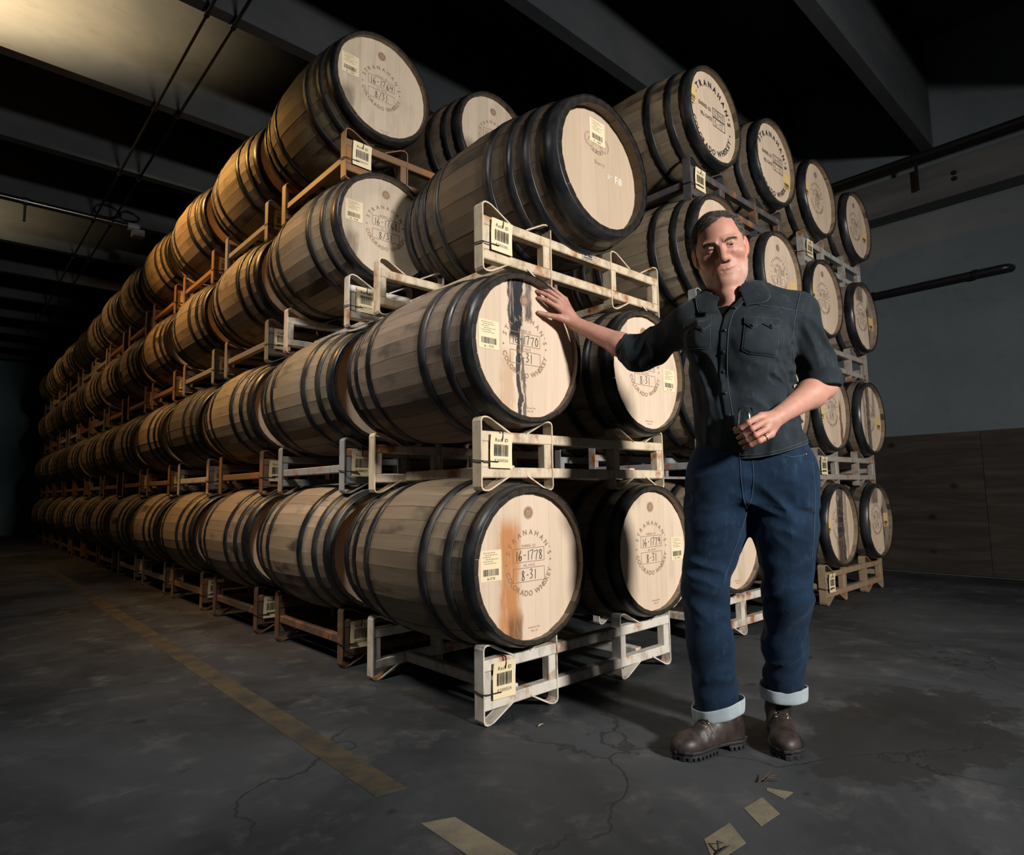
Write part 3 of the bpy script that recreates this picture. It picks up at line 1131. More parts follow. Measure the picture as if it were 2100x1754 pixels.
M['hcentre'] = mat_head('head_oak_centre_run', [(-0.02, 0.026, 0.40, -0.30, BLK, 0.03, 0.85), (-0.10, 0.01, 0.30, -0.2, BLK, 0.02, 0.5), (0.12, 0.012, 0.40, 0.0, BLK, 0.03, 0.5)])

LG, RG = 'barrels of the long left row', 'barrels in the right-hand stacks'
GRK = 'steel barrel racks'
specs1 = {
    (0, 0): dict(num='16-1778', date='8-31', lu=-0.188, lv=0.012), (0, 1): dict(num='16-1779', date='8-31', lu=0.205, lv=-0.01, lab='16 - 1779'),
    (1, 0): dict(num='16-1770', date='8-31', lu=-0.185, lv=0.028, lab='16 - 1770'), (1, 1): dict(num='16-1771', date='8.31', lu=0.196, lv=-0.018, lab='16 - 1771'),
    (2, 0): dict(num='16-1768', date='8/31', lu=-0.185, lv=0.05, lab='16 - 1768'), (3, 0): dict(num='16-1764', date='8/31', lu=-0.185, lv=0.06, lab='16 - 1764'),
    (3, 1): dict(num='16-1765', date='8/31', lu=None)}
heads1 = {(0, 0): M['h1778'], (1, 0): M['h1770'], (2, 0): M['h1768'], (3, 0): M['h1768'], (3, 1): M['h1768']}
names1 = {(0, 0): 'barrel marked 16-1778 with an orange rust run, floor tier, front corner',
          (0, 1): 'barrel marked 16-1779 half in shadow, floor tier, beside the man',
          (1, 0): 'barrel marked 16-1770 with a black run, under the man\'s hand',
          (1, 1): 'barrel marked 16-1771 behind the man\'s outstretched arm, second tier',
          (2, 0): 'barrel marked 16-1768 with grey head, left of the dark cask',
          (3, 0): 'barrel marked 16-1764 on top of the stack at upper left',
          (3, 1): 'barrel peeking out on the top tier behind the dark cask'}
tagnos = {(0, 0): 'R2000534', (1, 0): 'R2000530', (2, 0): 'R2002012', (2, 1): 'R2000279', (3, 1): 'R2000277', (0, 1): 'R2000541', (1, 1): 'R2000537'}
for k in range(13):
    for t in range(4):
        if k == 0 and t == 3:
            continue
        y = k * DX + rnd.uniform(-0.01, 0.01) * (k > 0)
        dxr = 0.018 if t == 2 else rnd.uniform(-0.012, 0.012) * (k > 0)
        if k == 0:
            col = (CREAM if t > 0 else WHITE)
            lab = ['off-white steel rack on the floor under barrel 16-1778, front corner', 'rusty cream steel rack under the barrel the man touches', 'rusty cream steel rack carrying the large dark cask'][t]
        else:
            col = rnd.choice([(0.42, 0.40, 0.36), BROWN, (0.2, 0.2, 0.2), BROWN, BROWN]) if k > 1 else [BROWN, GREY, WHITE, BROWN][t]
            if t == 0:
                col = rnd.choice([(0.16, 0.15, 0.14), BROWN, (0.12, 0.07, 0.045)])  # floor-tier racks: shade under the overhanging barrels put into the paint colour
            lab = 'steel rack, %s tier, %s back from the front of left row' % (TIER[t], ORD[k])
        rack(dxr, y, TZ[t], lab, GRK, col, 0 if k < 6 else 1, 'A' if (k == 0 or (k == 1 and t == 2)) else 'B', tagnos.get((t, k)) or ('R20005%02d' % (k * 4 + t) if k < 6 else None), k < 2, (k, t) == (0, 2))
        for c in range(3 if k < 0 else 2):
            if k == 0 and t == 2:
                continue
            if c == 1 and k > 2:
                continue
            key = (t, c)
            front = (k == 0) or (k == 1 and t >= 2)
            sp_ = specs1.get(key) if front else None
            hd = heads1.get(key) if front else None
            tone = None
            if k >= 2 and rnd.random() < 0.13:
                tone = (0.075, 0.066, 0.055)
            if front and key in names1:
                lb = names1[key]
            elif c == 0:
                lb = 'oak barrel with black hoops, %s tier, %s back in the left row' % (TIER[t], ORD[k])
            else:
                lb = 'oak barrel in shadow, %s tier, second column, %s back from the front' % (TIER[t], ORD[k])
            lod = 0 if ((c == 0 and k < 6) or front) else (1 if k < 8 else 2)
            barrel((C1, C2)[c] + dxr, y + CY + rnd.uniform(-0.012, 0.012) * (k > 0), TZ[t] + AX[t], lb, LG, lod, tone, hd, sp_)

specs2 = {
    (3, 0): dict(num='12840', date='5-17', lu=-0.215, lv=0.075, stencil=True, lmat=M['label_yellow'], lab='12840'),
    (3, 1): dict(num='26105', date='5-12', lu=0.20, lv=-0.06, stencil=True, lmat=M['label_yellow'], lab='26105'),
    (2, 0): dict(num='16-1782', date='8-31', lu=None), (2, 1): dict(num='16-1788', date='8-31', lu=0.205, lv=-0.05, lab='16 - 1788'),
    (1, 0): dict(num='16-1774', date='8-31', lu=None), (1, 1): dict(num='16-1775', date='8-31', lu=None),
    (0, 0): dict(num='16-1780', date='8-31', lu=-0.19, lv=0.02, lab='16 - 1780'), (0, 1): dict(num='16-1781', date='8-31', lu=None)}
specs3 = {
    (3, 0): dict(num='17-0083', date='5-17', lu=-0.19, lv=0.03), (3, 1): dict(num='17-0084', date='5-17', lu=0.20, lv=-0.03),
    (2, 0): dict(num='16-0017', date='5-31', lu=-0.20, lv=0.02), (2, 1): dict(num='16-0018', date='5-31', lu=0.20, lv=-0.02),
    (1, 0): dict(num='16-1759', date='8-29', lu=-0.19, lv=-0.02), (1, 1): dict(num='16-1760', date='8-29', lu=0.20, lv=-0.03),
    (0, 0): dict(num='16-1752', date='8-29', lu=-0.20, lv=0.0), (0, 1): dict(num='16-1753', date='8-29', lu=0.20, lv=0.0)}
for s in (specs2, specs3):
    for v in s.values():
        v.setdefault('detail', False)
        v.setdefault('lmat', M['label_yellow'])
heads3 = {(0, 0): M['hblack'], (0, 1): M['hstreak'], (1, 0): M['hrun'], (1, 1): M['hcentre'], (2, 1): M['hstreak']}
names2 = {(3, 0): 'barrel with big black stencilled lettering marked 12840, top tier, above the man',
          (3, 1): 'barrel with big black stencilled lettering, top tier, second one right of the dark cask',
          (2, 0): 'barrel with pale head partly hidden behind the man\'s hair',
          (2, 1): 'barrel just right of the man\'s head, third tier',
          (1, 0): 'barrel mostly hidden behind the man\'s chest, second tier', (1, 1): 'barrel behind the man\'s left arm, second tier',
          (0, 0): 'barrel seen between the man\'s legs, floor tier', (0, 1): 'barrel behind the man\'s left thigh, floor tier'}
names3 = {(3, 0): 'plain round-brand barrel, third along the top tier of the right-hand stacks',
          (3, 1): 'rightmost barrel of the top tier, nearest the wall',
          (2, 0): 'barrel above the man\'s left shoulder, third tier, yellow label at left',
          (2, 1): 'rightmost barrel of the third tier with grey streaks',
          (1, 0): 'barrel by the man\'s left elbow with a brown run at its right',
          (1, 1): 'rightmost barrel of the second tier with a black centre streak',
          (0, 0): 'floor-tier barrel with broad black stained boards, beside the man\'s hip',
          (0, 1): 'rightmost floor-tier barrel with black streaks, nearest the wall'}
for si, (sx, sy, specs, heads, nm) in enumerate(((5.646 * U, 0.109 * U, specs2, {}, names2), (11.155 * U, 0.162 * U, specs3, heads3, names3))):
    for k in range(2):
        for t in range(4):
            y = sy + k * DX
            if k == 0:
                col = [WHITE, GREY, GREY, DARK][t] if si == 0 else [(0.30, 0.22, 0.14), (0.33, 0.31, 0.28), (0.33, 0.31, 0.28), (0.36, 0.36, 0.35)][t]
                lab = 'steel rack, %s tier of the %s stack on the right' % (TIER[t], ('middle', 'rightmost')[si])
            else:
                col = GREY
                lab = 'steel rack behind, %s tier of the %s stack on the right' % (TIER[t], ('middle', 'rightmost')[si])
            tz = TZ[t]
            rack(sx, y, tz, lab, GRK, col, 0 if k == 0 else 1, 'B', ('R20003%02d' % (si * 20 + t * 3)) if k == 0 else None, False)
            for c in range(2):
                if k == 0:
                    lb = nm[(t, c)]
                else:
                    lb = 'barrel in the rear row, %s tier, %s column of the %s stack' % (TIER[t], ('left', 'right')[c], ('middle', 'rightmost')[si])
                barrel(sx + (C1, C2)[c], y + CY, tz + AX[t], lb, RG, 0 if k == 0 else 1, None, heads.get((t, c)) if k == 0 else None, specs.get((t, c)) if k == 0 else None)

# ------------------------------------------------------------------ the large sherry cask on the third rack
KRB, KRC, KHL = 0.372, 0.300, 0.55
CZ = 2.203
ck = empty('sherry_cask', (0.58, -0.155 + KHL, CZ - KRB), 'large dark brown cask with pale head and deep chime, lying on the cream rack', 'cask')
ks = stave_mesh(KRB, KRC, KHL, 30, 6, 0.036, 'stave', 0.030)
for j in range(30):
    a = 2 * pi * j / 30 + 0.05
    q = rnd.uniform(-0.0015, 0.0015)
    ob('stave', ks, ck, (q * sin(a), 0, KRB + q * cos(a)), (0, a, 0), (0.125, 0.092, 0.062))
for h in ((-0.553, -0.47), (-0.425, -0.375), (-0.335, -0.29), (-0.215, -0.165), (0.165, 0.215), (0.29, 0.335), (0.375, 0.425), (0.47, 0.553)):
    ob('hoop', hoop_mesh(KRB, KRC, KHL, *h, th=0.004), ck, (0, 0, KRB))
kb = KRC - 0.016
for bm_ in board_meshes(kb, -KHL + 0.05, [-kb, -0.1, 0.0, 0.085, 0.17, kb]):
    ob('head_board', bm_, ck, (0, 0, KRB), mat=M['kh'] if 'kh' in M else M.setdefault('kh', mat_head('cask_head', tone=(0.47, 0.365, 0.265), dirt=0.15)))
for bm_ in board_meshes(kb, KHL - 0.07, [-kb, 0.0, kb], name='rear_head_board'):
    ob('rear_head_board', bm_, ck, (0, 0, KRB))
kf = -KHL + 0.05
P = Print()
P.arc('OLOROSO', 0.075, 0.018, 240, 300, True, 0.0, 0.01, 0.175)
for sx_ in (-1, 1):
    P.ring(0.012 + sx_ * 0.05, 0.135, 0.030, 0.032)
    P.ring(0.012 + sx_ * 0.05, 0.135, 0.024, 0.025)
    P.stroke([(0.012 + sx_ * 0.05 - 0.01, 0.125), (0.012 + sx_ * 0.05, 0.147), (0.012 + sx_ * 0.05 + 0.01, 0.125)], 0.003)
P.text('Sherry', 0.025, 0.035, 0.018, -0.01)
P.obj('cask_mark', ck, M['ink_brown'], kf - 0.0007, (0, 0, KRB))
P = Print()
P.text('2', 0.085, -0.005, 0.02, -0.005)
P.text('nd', 0.104, 0.006, 0.010, -0.005)
P.text('Fill', 0.155, -0.012, 0.034, -0.005)
P.obj('chalk_writing', ck, M['chalk'], kf - 0.0007, (0, 0, KRB))
FACE_ = FACE
FACE = kf
barrel_label(ck, '17 - 0007', 0.015, 0.183, M['label_pale'], KRB, True, 0.104, 0.110)
FACE = FACE_
# ------------------------------------------------------------------ sculpting: distance fields meshed by surface nets
def A3(*v):
    return np.array(v, float)


def cap(p, a, b, ra, rb=None):
    rb = ra if rb is None else rb
    a = np.asarray(a, float)
    b = np.asarray(b, float)
    ba = b - a
    pa = p - a
    t = np.clip((pa @ ba) / (ba @ ba + 1e-12), 0, 1)
    return np.linalg.norm(pa - t[:, None] * ba, axis=1) - (ra + (rb - ra) * t)


def ell(p, c, r, R=None):
    q = p - np.asarray(c, float)
    if R is not None:
        q = q @ R
    r = np.asarray(r, float)
    k0 = np.linalg.norm(q / r, axis=1)
    k1 = np.linalg.norm(q / (r * r), axis=1) + 1e-9
    return k0 * (k0 - 1) / k1


def smin(a, b, k):
    h = np.clip(0.5 + 0.5 * (b - a) / k, 0, 1)
    return b * (1 - h) + a * h - k * h * (1 - h)


def smax(a, b, k):
    return -smin(-a, -b, k)


def chain(p, pts, rs, k=None):
    d = None
    for i in range(len(pts) - 1):
        e = cap(p, pts[i], pts[i + 1], rs[i], rs[i + 1])
        d = e if d is None else (np.minimum(d, e) if k is None else smin(d, e, k))
    return d


def loft(p, sec, pw=2.0):
    """stack of ellipses: rows of z, centre r, centre f, half width, half depth"""
    S = np.array(sec, float)
    z = p[:, 2]
    zc = np.clip(z, S[0, 0], S[-1, 0])
    cx, cf, a, b_ = (np.interp(zc, S[:, 0], S[:, i]) for i in (1, 2, 3, 4))
    x = np.abs(p[:, 0] - cx) / a
    y = np.abs(p[:, 1] - cf) / b_
    q = (x ** pw + y ** pw) ** (1 / pw)
    d = (q - 1) * np.minimum(a, b_)
    return np.maximum(d, np.maximum(S[0, 0] - z, z - S[-1, 0]))


def hash3(i, j, k):
    n = (i * 73856093) ^ (j * 19349663) ^ (k * 83492791)
    n = (n ^ (n >> 13)) * 1274126177
    return ((n & 0x7fffffff) % 65536) / 65535.0


def vnoise(p, s):
    q = p * s
    i = np.floor(q).astype(np.int64)
    f = q - i
    f = f * f * (3 - 2 * f)
    r = 0
    for dx in (0, 1):
        for dy in (0, 1):
            for dz in (0, 1):
                w_ = (f[:, 0] if dx else 1 - f[:, 0]) * (f[:, 1] if dy else 1 - f[:, 1]) * (f[:, 2] if dz else 1 - f[:, 2])
                r = r + w_ * hash3(i[:, 0] + dx, i[:, 1] + dy, i[:, 2] + dz)
    return r * 2 - 1


def grouped(groups):
    """groups: (field, lo, hi, blend); a field is only evaluated inside its own box"""
    def f(p):
        d = np.full(len(p), 0.25)
        for g, lo, hi, k in groups:
            m = np.all((p > np.asarray(lo) - 0.03) & (p < np.asarray(hi) + 0.03), axis=1)
            if m.any():
                e = g(p[m])
                d[m] = smin(d[m], e, k) if k else np.minimum(d[m], e)
        return d
    return f


def sdf_mesh(field, lo, hi, h, slack=1.0):
    lo = np.asarray(lo, float)
    hi = np.asarray(hi, float)
    N = 8
    nb = np.ceil((hi - lo) / (h * N)).astype(int)
    I = np.stack(np.meshgrid(*[np.arange(n) for n in nb], indexing='ij'), -1).reshape(-1, 3)
    cen = lo + (I + 0.5) * N * h
    d = field(cen)
    I = I[np.abs(d) < N * h * 0.87 * 1.25 * slack + 0.004]
    g = np.stack(np.meshgrid(*[np.arange(N + 1)] * 3, indexing='ij'), -1).reshape(-1, 3)
    P = (I[:, None, :] * N + g[None]).reshape(-1, 3)
    vals = np.empty(len(P))
    for s in range(0, len(P), 400000):
        vals[s:s + 400000] = field(lo + P[s:s + 400000] * h)
    vals[vals == 0] = 1e-9
    V = vals.reshape(-1, N + 1, N + 1, N + 1)
    C = [V[:, a:N + a, b_:N + b_, c:N + c] for a in (0, 1) for b_ in (0, 1) for c in (0, 1)]
    neg = sum((c < 0).astype(int) for c in C)
    act = (neg > 0) & (neg < 8)
    off = np.array([(a, b_, c) for a in (0, 1) for b_ in (0, 1) for c in (0, 1)], float)
    cv = np.stack([c[act] for c in C], 1)
    acc = np.zeros((len(cv), 3))
    cnt = np.zeros(len(cv))
    for a in range(8):
        for b_ in range(a + 1, 8):
            if np.abs(off[a] - off[b_]).sum() == 1:
                va, vb = cv[:, a], cv[:, b_]
                m = (va < 0) != (vb < 0)
                t = np.where(m, va / np.where(m, va - vb, 1), 0)
                acc += np.where(m[:, None], off[a] + t[:, None] * (off[b_] - off[a]), 0)
                cnt += m
    bi, ci, cj, ck_ = np.nonzero(act)
    cell = I[bi] * N + np.stack([ci, cj, ck_], 1)
    vert = lo + (cell + acc / cnt[:, None]) * h
    dim = nb * N + 3

    def key(c):
        return ((c[:, 0] + 1) * dim[1] + c[:, 1] + 1) * dim[2] + c[:, 2] + 1
    kk = key(cell)
    order = np.argsort(kk)
    ks = kk[order]
    faces = []
    for ax in range(3):
        u, v = (ax + 1) % 3, (ax + 2) % 3
        sl0 = [slice(None)] + [slice(0, N)] * 3
        sl1 = list(sl0)
        sl1[ax + 1] = slice(1, N + 1)
        a, b_ = V[tuple(sl0)], V[tuple(sl1)]
        m = (a < 0) != (b_ < 0)
        bi, ci, cj, ck_ = np.nonzero(m)
        inside = a[m] < 0
        c0 = I[bi] * N + np.stack([ci, cj, ck_], 1)
        q = []
        for du, dv in ((-1, -1), (0, -1), (0, 0), (-1, 0)):
            c = c0.copy()
            c[:, u] += du
            c[:, v] += dv
            k_ = key(c)
            pos = np.clip(np.searchsorted(ks, k_), 0, len(ks) - 1)
            q.append(np.where(ks[pos] == k_, order[pos], -1))
        q = np.stack(q, 1)
        ok = (q >= 0).all(1)
        q, inside = q[ok], inside[ok]
        q[~inside] = q[~inside][:, ::-1]
        faces.append(q)
    F = np.concatenate(faces)
    return vert, F


def np_mesh(name, V, F, mat, smooth=True, flip=True):
    """vertices come as (r, f, z); the person's frame is x = r, y = -f"""
    V = np.asarray(V, float).copy()
    F = np.asarray(F, np.int32)
    if flip:
        V[:, 1] *= -1
        F = F[:, ::-1]
    me = bpy.data.meshes.new(name)
    me.vertices.add(len(V))
    me.vertices.foreach_set('co', V.astype(np.float32).ravel())
    n = F.shape[1]
    me.loops.add(F.size)
    me.loops.foreach_set('vertex_index', np.ascontiguousarray(F).ravel().astype(np.int32))
    me.polygons.add(len(F))
    me.polygons.foreach_set('loop_start', np.arange(0, F.size, n, dtype=np.int32))
    me.polygons.foreach_set('loop_total', np.full(len(F), n, np.int32))
    me.polygons.foreach_set('use_smooth', np.full(len(F), smooth))
    me.update(calc_edges=True)
    me.validate()
    me.materials.append(mat)
    return me


def paint(me, col):
    """per-vertex own colour of the thing (lips, beard, knuckles)"""
    at = me.color_attributes.new('tint', 'FLOAT_COLOR', 'POINT')
    c = np.concatenate([col, np.ones((len(col), 1))], 1).astype(np.float32)
    at.data.foreach_set('color', c.ravel())


# ------------------------------------------------------------------ the man
PERSON = empty('person', (0.48, -0.65, 0.0), 'man in dark denim shirt and jeans leaning a hand on a barrel', 'person', None, math.atan2(-0.86791, 0.49672))


def rotm(yaw_, pitch_, roll_):
    """columns = head axes (right, forward, up) in (r, f, z)"""
    cy, sy, cp, sp_, cr, sr = cos(yaw_), sin(yaw_), cos(pitch_), sin(pitch_), cos(roll_), sin(roll_)
    Rz = np.array([[cy, sy, 0], [-sy, cy, 0], [0, 0, 1]])
    Rx = np.array([[1, 0, 0], [0, cp, sp_], [0, -sp_, cp]])
    Ry = np.array([[cr, 0, -sr], [0, 1, 0], [sr, 0, cr]])
    return Rz @ Ry @ Rx


HS = 1.06
HC = A3(0.060, 0.000, 1.648)
HM = rotm(radians(-2), radians(15), radians(9))


def to_head(p):
    return ((p - HC) @ HM) / HS


def from_head(q):
    return HC + (np.asarray(q, float) * HS) @ HM.T


def f_head(p):
    q = to_head(p)
    s = np.abs(q[:, 0])
    qs = np.stack([s, q[:, 1], q[:, 2]], 1)
    d = ell(q, (0, -0.012, 0.032), (0.0755, 0.098, 0.090))
    d = smin(d, ell(q, (0, 0.022, -0.024), (0.0675, 0.064, 0.090)), 0.03)
    d = smin(d, ell(q, (0, 0.034, -0.080), (0.056, 0.053, 0.042)), 0.02)
    d = smin(d, cap(qs, (0.058, -0.012, -0.054), (0.044, 0.032, -0.094), 0.0195, 0.0175), 0.025)
    d = smin(d, ell(q, (0.0, 0.070, -0.107), (0.032, 0.023, 0.020)), 0.018)
    d = smin(d, ell(qs, (0.049, 0.052, -0.026), (0.021, 0.024, 0.019)), 0.02)
    # brow ridge and frown
    d = smin(d, cap(qs, (0.011, 0.0885, 0.0135), (0.047, 0.0725, 0.0185), 0.0092, 0.0085), 0.012)
    # eye sockets
    d = smax(d, -ell(qs, (0.0325, 0.098, -0.001), (0.021, 0.0235, 0.0115)), 0.010)
    # nose
    n = cap(q, (0, 0.084, 0.008), (0, 0.1085, -0.036), 0.0085, 0.0125)
    n = smin(n, ell(q, (0, 0.110, -0.040), (0.0125, 0.0115, 0.0105)), 0.006)
    n = smin(n, ell(qs, (0.0155, 0.095, -0.0425), (0.0085, 0.0115, 0.0085)), 0.007)
    d = smin(d, n, 0.009)
    d = smax(d, -ell(qs, (0.0075, 0.1035, -0.0535), (0.0048, 0.0065, 0.005)), 0.004)
    # lids
    up_ = chain(qs, [(0.0165, 0.0800, -0.0012), (0.025, 0.0850, 0.0036), (0.0345, 0.0850, 0.0044), (0.047, 0.0745, -0.0012)], [0.0032, 0.0044, 0.0048, 0.0038])
    lo_ = chain(qs, [(0.0165, 0.0800, -0.0028), (0.026, 0.0832, -0.0066), (0.0355, 0.0822, -0.0070), (0.047, 0.0745, -0.0028)], [0.003, 0.0036, 0.0038, 0.003])
    d = smin(d, np.minimum(up_, lo_), 0.0055)
    # bags under the eyes
    d = smin(d, chain(qs, [(0.020, 0.080, -0.017), (0.034, 0.078, -0.021), (0.046, 0.068, -0.015)], [0.004, 0.0055, 0.004]), 0.010)
    # muzzle and lips (mouth pulled slightly to the image right)
    mx = 0.004
    d = smin(d, ell(q, (0, 0.064, -0.073), (0.034, 0.0255, 0.028)), 0.020)
    d = smin(d, chain(q, [(-0.020 + mx, 0.0815, -0.0750), (-0.006, 0.0890, -0.0712), (0.0, 0.0885, -0.0722), (0.007, 0.0890, -0.0708), (0.023 + mx, 0.0815, -0.0715)], [0.0015, 0.0035, 0.0035, 0.0035, 0.0015]), 0.006)
    d = smin(d, chain(q, [(-0.016 + mx, 0.0820, -0.0800), (0.001, 0.0882, -0.0815), (0.018 + mx, 0.0820, -0.0775)], [0.0018, 0.0042, 0.0018]), 0.007)
    d = smax(d, -chain(q, [(-0.020 + mx, 0.0858, -0.0770), (-0.010, 0.0915, -0.0762), (0.012, 0.092, -0.0752), (0.033 + mx, 0.081, -0.0722)], [0.0006, 0.0016, 0.0017, 0.0022]), 0.0035)
    # folds beside the nose, frown lines, chin crease
    d = smax(d, -chain(qs, [(0.0215, 0.096, -0.038), (0.0335, 0.088, -0.060), (0.0375, 0.080, -0.079)], [0.0018, 0.0026, 0.0014]), 0.009)
    d = smax(d, -chain(q, [(-0.016, 0.0965, -0.0935), (0, 0.0985, -0.0945), (0.016, 0.0965, -0.0935)], [0.0015, 0.003, 0.0015]), 0.009)
    d = smax(d, -cap(qs, (0.0055, 0.0975, 0.012), (0.007, 0.098, 0.030), 0.0012), 0.006)
    # ears
    c_, s_ = cos(0.30), sin(0.30)
    Re = np.array([[c_, s_, 0], [-s_, c_, 0], [0, 0, 1.0]]).T
    e = ell(qs, (0.0825, -0.018, -0.006), (0.0075, 0.017, 0.030), Re)
    e = smin(e, ell(qs, (0.077, -0.008, -0.030), (0.007, 0.009, 0.012)), 0.008)
    e = smax(e, -ell(qs, (0.0885, -0.009, -0.003), (0.0060, 0.0095, 0.018), Re), 0.005)
    d = smin(d, e, 0.006)
    return d * HS


# arms and hands (r, f, z)
SH_L, EL_L, WR_L = A3(-0.045, -0.02, 1.405), A3(-0.245, -0.140, 1.335), A3(-0.497, -0.188, 1.487)
SH_R, EL_R, WR_R = A3(0.290, -0.010, 1.400), A3(0.357, -0.025, 1.150), A3(0.206, 0.150, 1.043)


def hand(p, wr, fing, thumb, fr, palm_r, thin):
    d = None
    for K, Pp, T in fing:
        K, Pp, T = map(np.asarray, (K, Pp, T))
        mid_ = Pp * 0.42 + T * 0.58 + (Pp - (K + T) / 2) * 0.12
        i = len([0]) - 1
        e = chain(p, [K, Pp, mid_, T], [fr * 1.12, fr * 1.04, fr * 0.95, fr * 0.82], 0.003)
        d = e if d is None else np.minimum(d, e)
    pal = None
    for K, Pp, T in fing:
        K = np.asarray(K)
        e = cap(p, wr * 0.72 + K * 0.28, K, palm_r * 0.95, fr * 1.18)
        pal = e if pal is None else smin(pal, e, 0.014)
    pal = smin(pal, cap(p, wr, wr * 0.45 + sum(np.asarray(k[0]) for k in fing) / 4 * 0.55, palm_r * 1.12, palm_r * 1.1), 0.015)
    d = smin(d, pal, 0.006)
    t = chain(p, thumb, [palm_r * 1.05, fr * 1.45, fr * 1.2, fr * 0.95], 0.005)
    d = smin(d, t, 0.008)
    return d


FING_L = [((-0.561, -0.151, 1.552), (-0.594, -0.116, 1.572), (-0.628, -0.104, 1.584)),
          ((-0.554, -0.156, 1.571), (-0.590, -0.117, 1.593), (-0.631, -0.103, 1.611)),
          ((-0.546, -0.172, 1.585), (-0.581, -0.136, 1.610), (-0.619, -0.122, 1.632)),
          ((-0.537, -0.195, 1.594), (-0.566, -0.166, 1.619), (-0.600, -0.153, 1.646))]
THUMB_L = [A3(-0.520, -0.172, 1.497), A3(-0.553, -0.146, 1.508), A3(-0.594, -0.123, 1.515), A3(-0.627, -0.103, 1.524)]
FING_R = [((0.147, 0.198, 1.038), (0.109, 0.232, 1.016), (0.074, 0.212, 0.991)),
          ((0.154, 0.205, 1.018), (0.118, 0.236, 0.996), (0.080, 0.208, 0.973)),
          ((0.163, 0.200, 0.998), (0.127, 0.229, 0.977), (0.086, 0.202, 0.957)),
          ((0.174, 0.186, 0.981), (0.138, 0.212, 0.961), (0.096, 0.193, 0.943))]
THUMB_R = [A3(0.190, 0.160, 1.024), A3(0.150, 0.150, 1.030), A3(0.108, 0.147, 1.014), A3(0.074, 0.160, 1.004)]


def f_handL(p):
    return hand(p, WR_L, FING_L, THUMB_L, 0.0086, 0.0165, 0)


def f_handR(p):
    return hand(p, WR_R, FING_R, THUMB_R, 0.0090, 0.0165, 0)


def f_foreL(p):
    a = EL_L * 0.72 + WR_L * 0.28
    d = smin(cap(p, EL_L, a, 0.043, 0.045), cap(p, a, WR_L, 0.044, 0.0255), 0.02)
    return smin(d, cap(p, WR_L * 0.92 + EL_L * 0.08, WR_L, 0.026, 0.026), 0.01)


def f_foreR(p):
    a = EL_R * 0.70 + WR_R * 0.30
    d = smin(cap(p, EL_R, a, 0.043, 0.0465), cap(p, a, WR_R, 0.0455, 0.0275), 0.02)
    return d


def f_neck(p):
    d = cap(p, (0.064, -0.026, 1.590), (0.079, -0.026, 1.44), 0.053, 0.060)
    d = smin(d, cap(p, (0.082, 0.035, 1.475), (0.074, 0.030, 1.535), 0.010, 0.013), 0.04)
    d = smin(d, cap(p, (0.03, -0.01, 1.56), (0.078, 0.045, 1.452), 0.016, 0.012), 0.03)
    d = smin(d, cap(p, (0.118, -0.01, 1.56), (0.090, 0.045, 1.452), 0.016, 0.012), 0.03)
    return d


def f_core(p):
    d = cap(p, (0.09, -0.01, 1.30), (0.09, 0.0, 1.36), 0.085, 0.09)
    d = smin(d, cap(p, SH_L, SH_R, 0.045), 0.04)
    d = smin(d, cap(p, SH_L, EL_L, 0.042, 0.04), 0.03)
    d = smin(d, cap(p, SH_R, EL_R, 0.044, 0.042), 0.03)
    return d


body_field = grouped([
    (f_core, (-0.32, -0.22, 1.08), (0.45, 0.14, 1.47), 0.0),
    (f_neck, (-0.03, -0.11, 1.36), (0.20, 0.09, 1.62), 0.03),
    (f_head, (-0.07, -0.16, 1.46), (0.20, 0.16, 1.80), 0.022),
    (f_foreL, (-0.56, -0.25, 1.27), (-0.19, -0.08, 1.54), 0.02),
    (f_handL, (-0.65, -0.23, 1.45), (-0.46, -0.08, 1.67), 0.014),
    (f_foreR, (0.16, -0.09, 0.99), (0.42, 0.20, 1.21), 0.02),
    (f_handR, (0.05, 0.11, 0.92), (0.25, 0.26, 1.08), 0.014)])
bV, bF = sdf_mesh(body_field, (-0.67, -0.27, 0.91), (0.47, 0.27, 1.84), 0.0022)


def smooth_sel(V, F, it=1, lam=0.5):
    E = np.concatenate([F[:, [0, 1]], F[:, [1, 2]], F[:, [2, 3]], F[:, [3, 0]]])
    for _ in range(it):
        acc = np.zeros_like(V)
        cnt = np.zeros(len(V))
        for c in range(3):
            acc[:, c] = np.bincount(E[:, 0], V[E[:, 1], c], len(V)) + np.bincount(E[:, 1], V[E[:, 0], c], len(V))
        cnt = np.bincount(E[:, 0], minlength=len(V)) + np.bincount(E[:, 1], minlength=len(V))
        V = V + lam * (acc / cnt[:, None] - V)
    return V


_sm = smooth_sel(bV, bF, 3, 0.5)
_mk = ((bV[:, 0] < -0.45) | (bV[:, 2] < 1.10))[:, None]
bV = np.where(_mk, _sm, bV)
_sm = smooth_sel(bV, bF, 1, 0.45)
bV = np.where((bV[:, 2] > 1.40)[:, None], _sm, bV)


# hidden trunk and legs inside the clothes, part of the same body
def f_low(p):
    d = loft(p, [(0.80, 0.115, 0, 0.13, 0.085), (0.95, 0.115, 0, 0.12, 0.08), (1.2, 0.105, 0, 0.12, 0.085), (1.33, 0.10, 0, 0.10, 0.08)])
    d = smin(d, chain(p, [A3(0.04, 0, 0.84), A3(-0.043, 0.03, 0.50), A3(-0.012, 0.03, 0.12)], [0.075, 0.05, 0.04]), 0.03)
    d = smin(d, chain(p, [A3(0.195, 0, 0.84), A3(0.211, 0.02, 0.49), A3(0.18, -0.09, 0.15)], [0.075, 0.05, 0.04]), 0.03)
    return d


lV, lF = sdf_mesh(f_low, (-0.15, -0.2, 0.06), (0.32, 0.2, 1.36), 0.012)
BV = np.concatenate([bV, lV])
BF = np.concatenate([bF, lF + len(bV)])


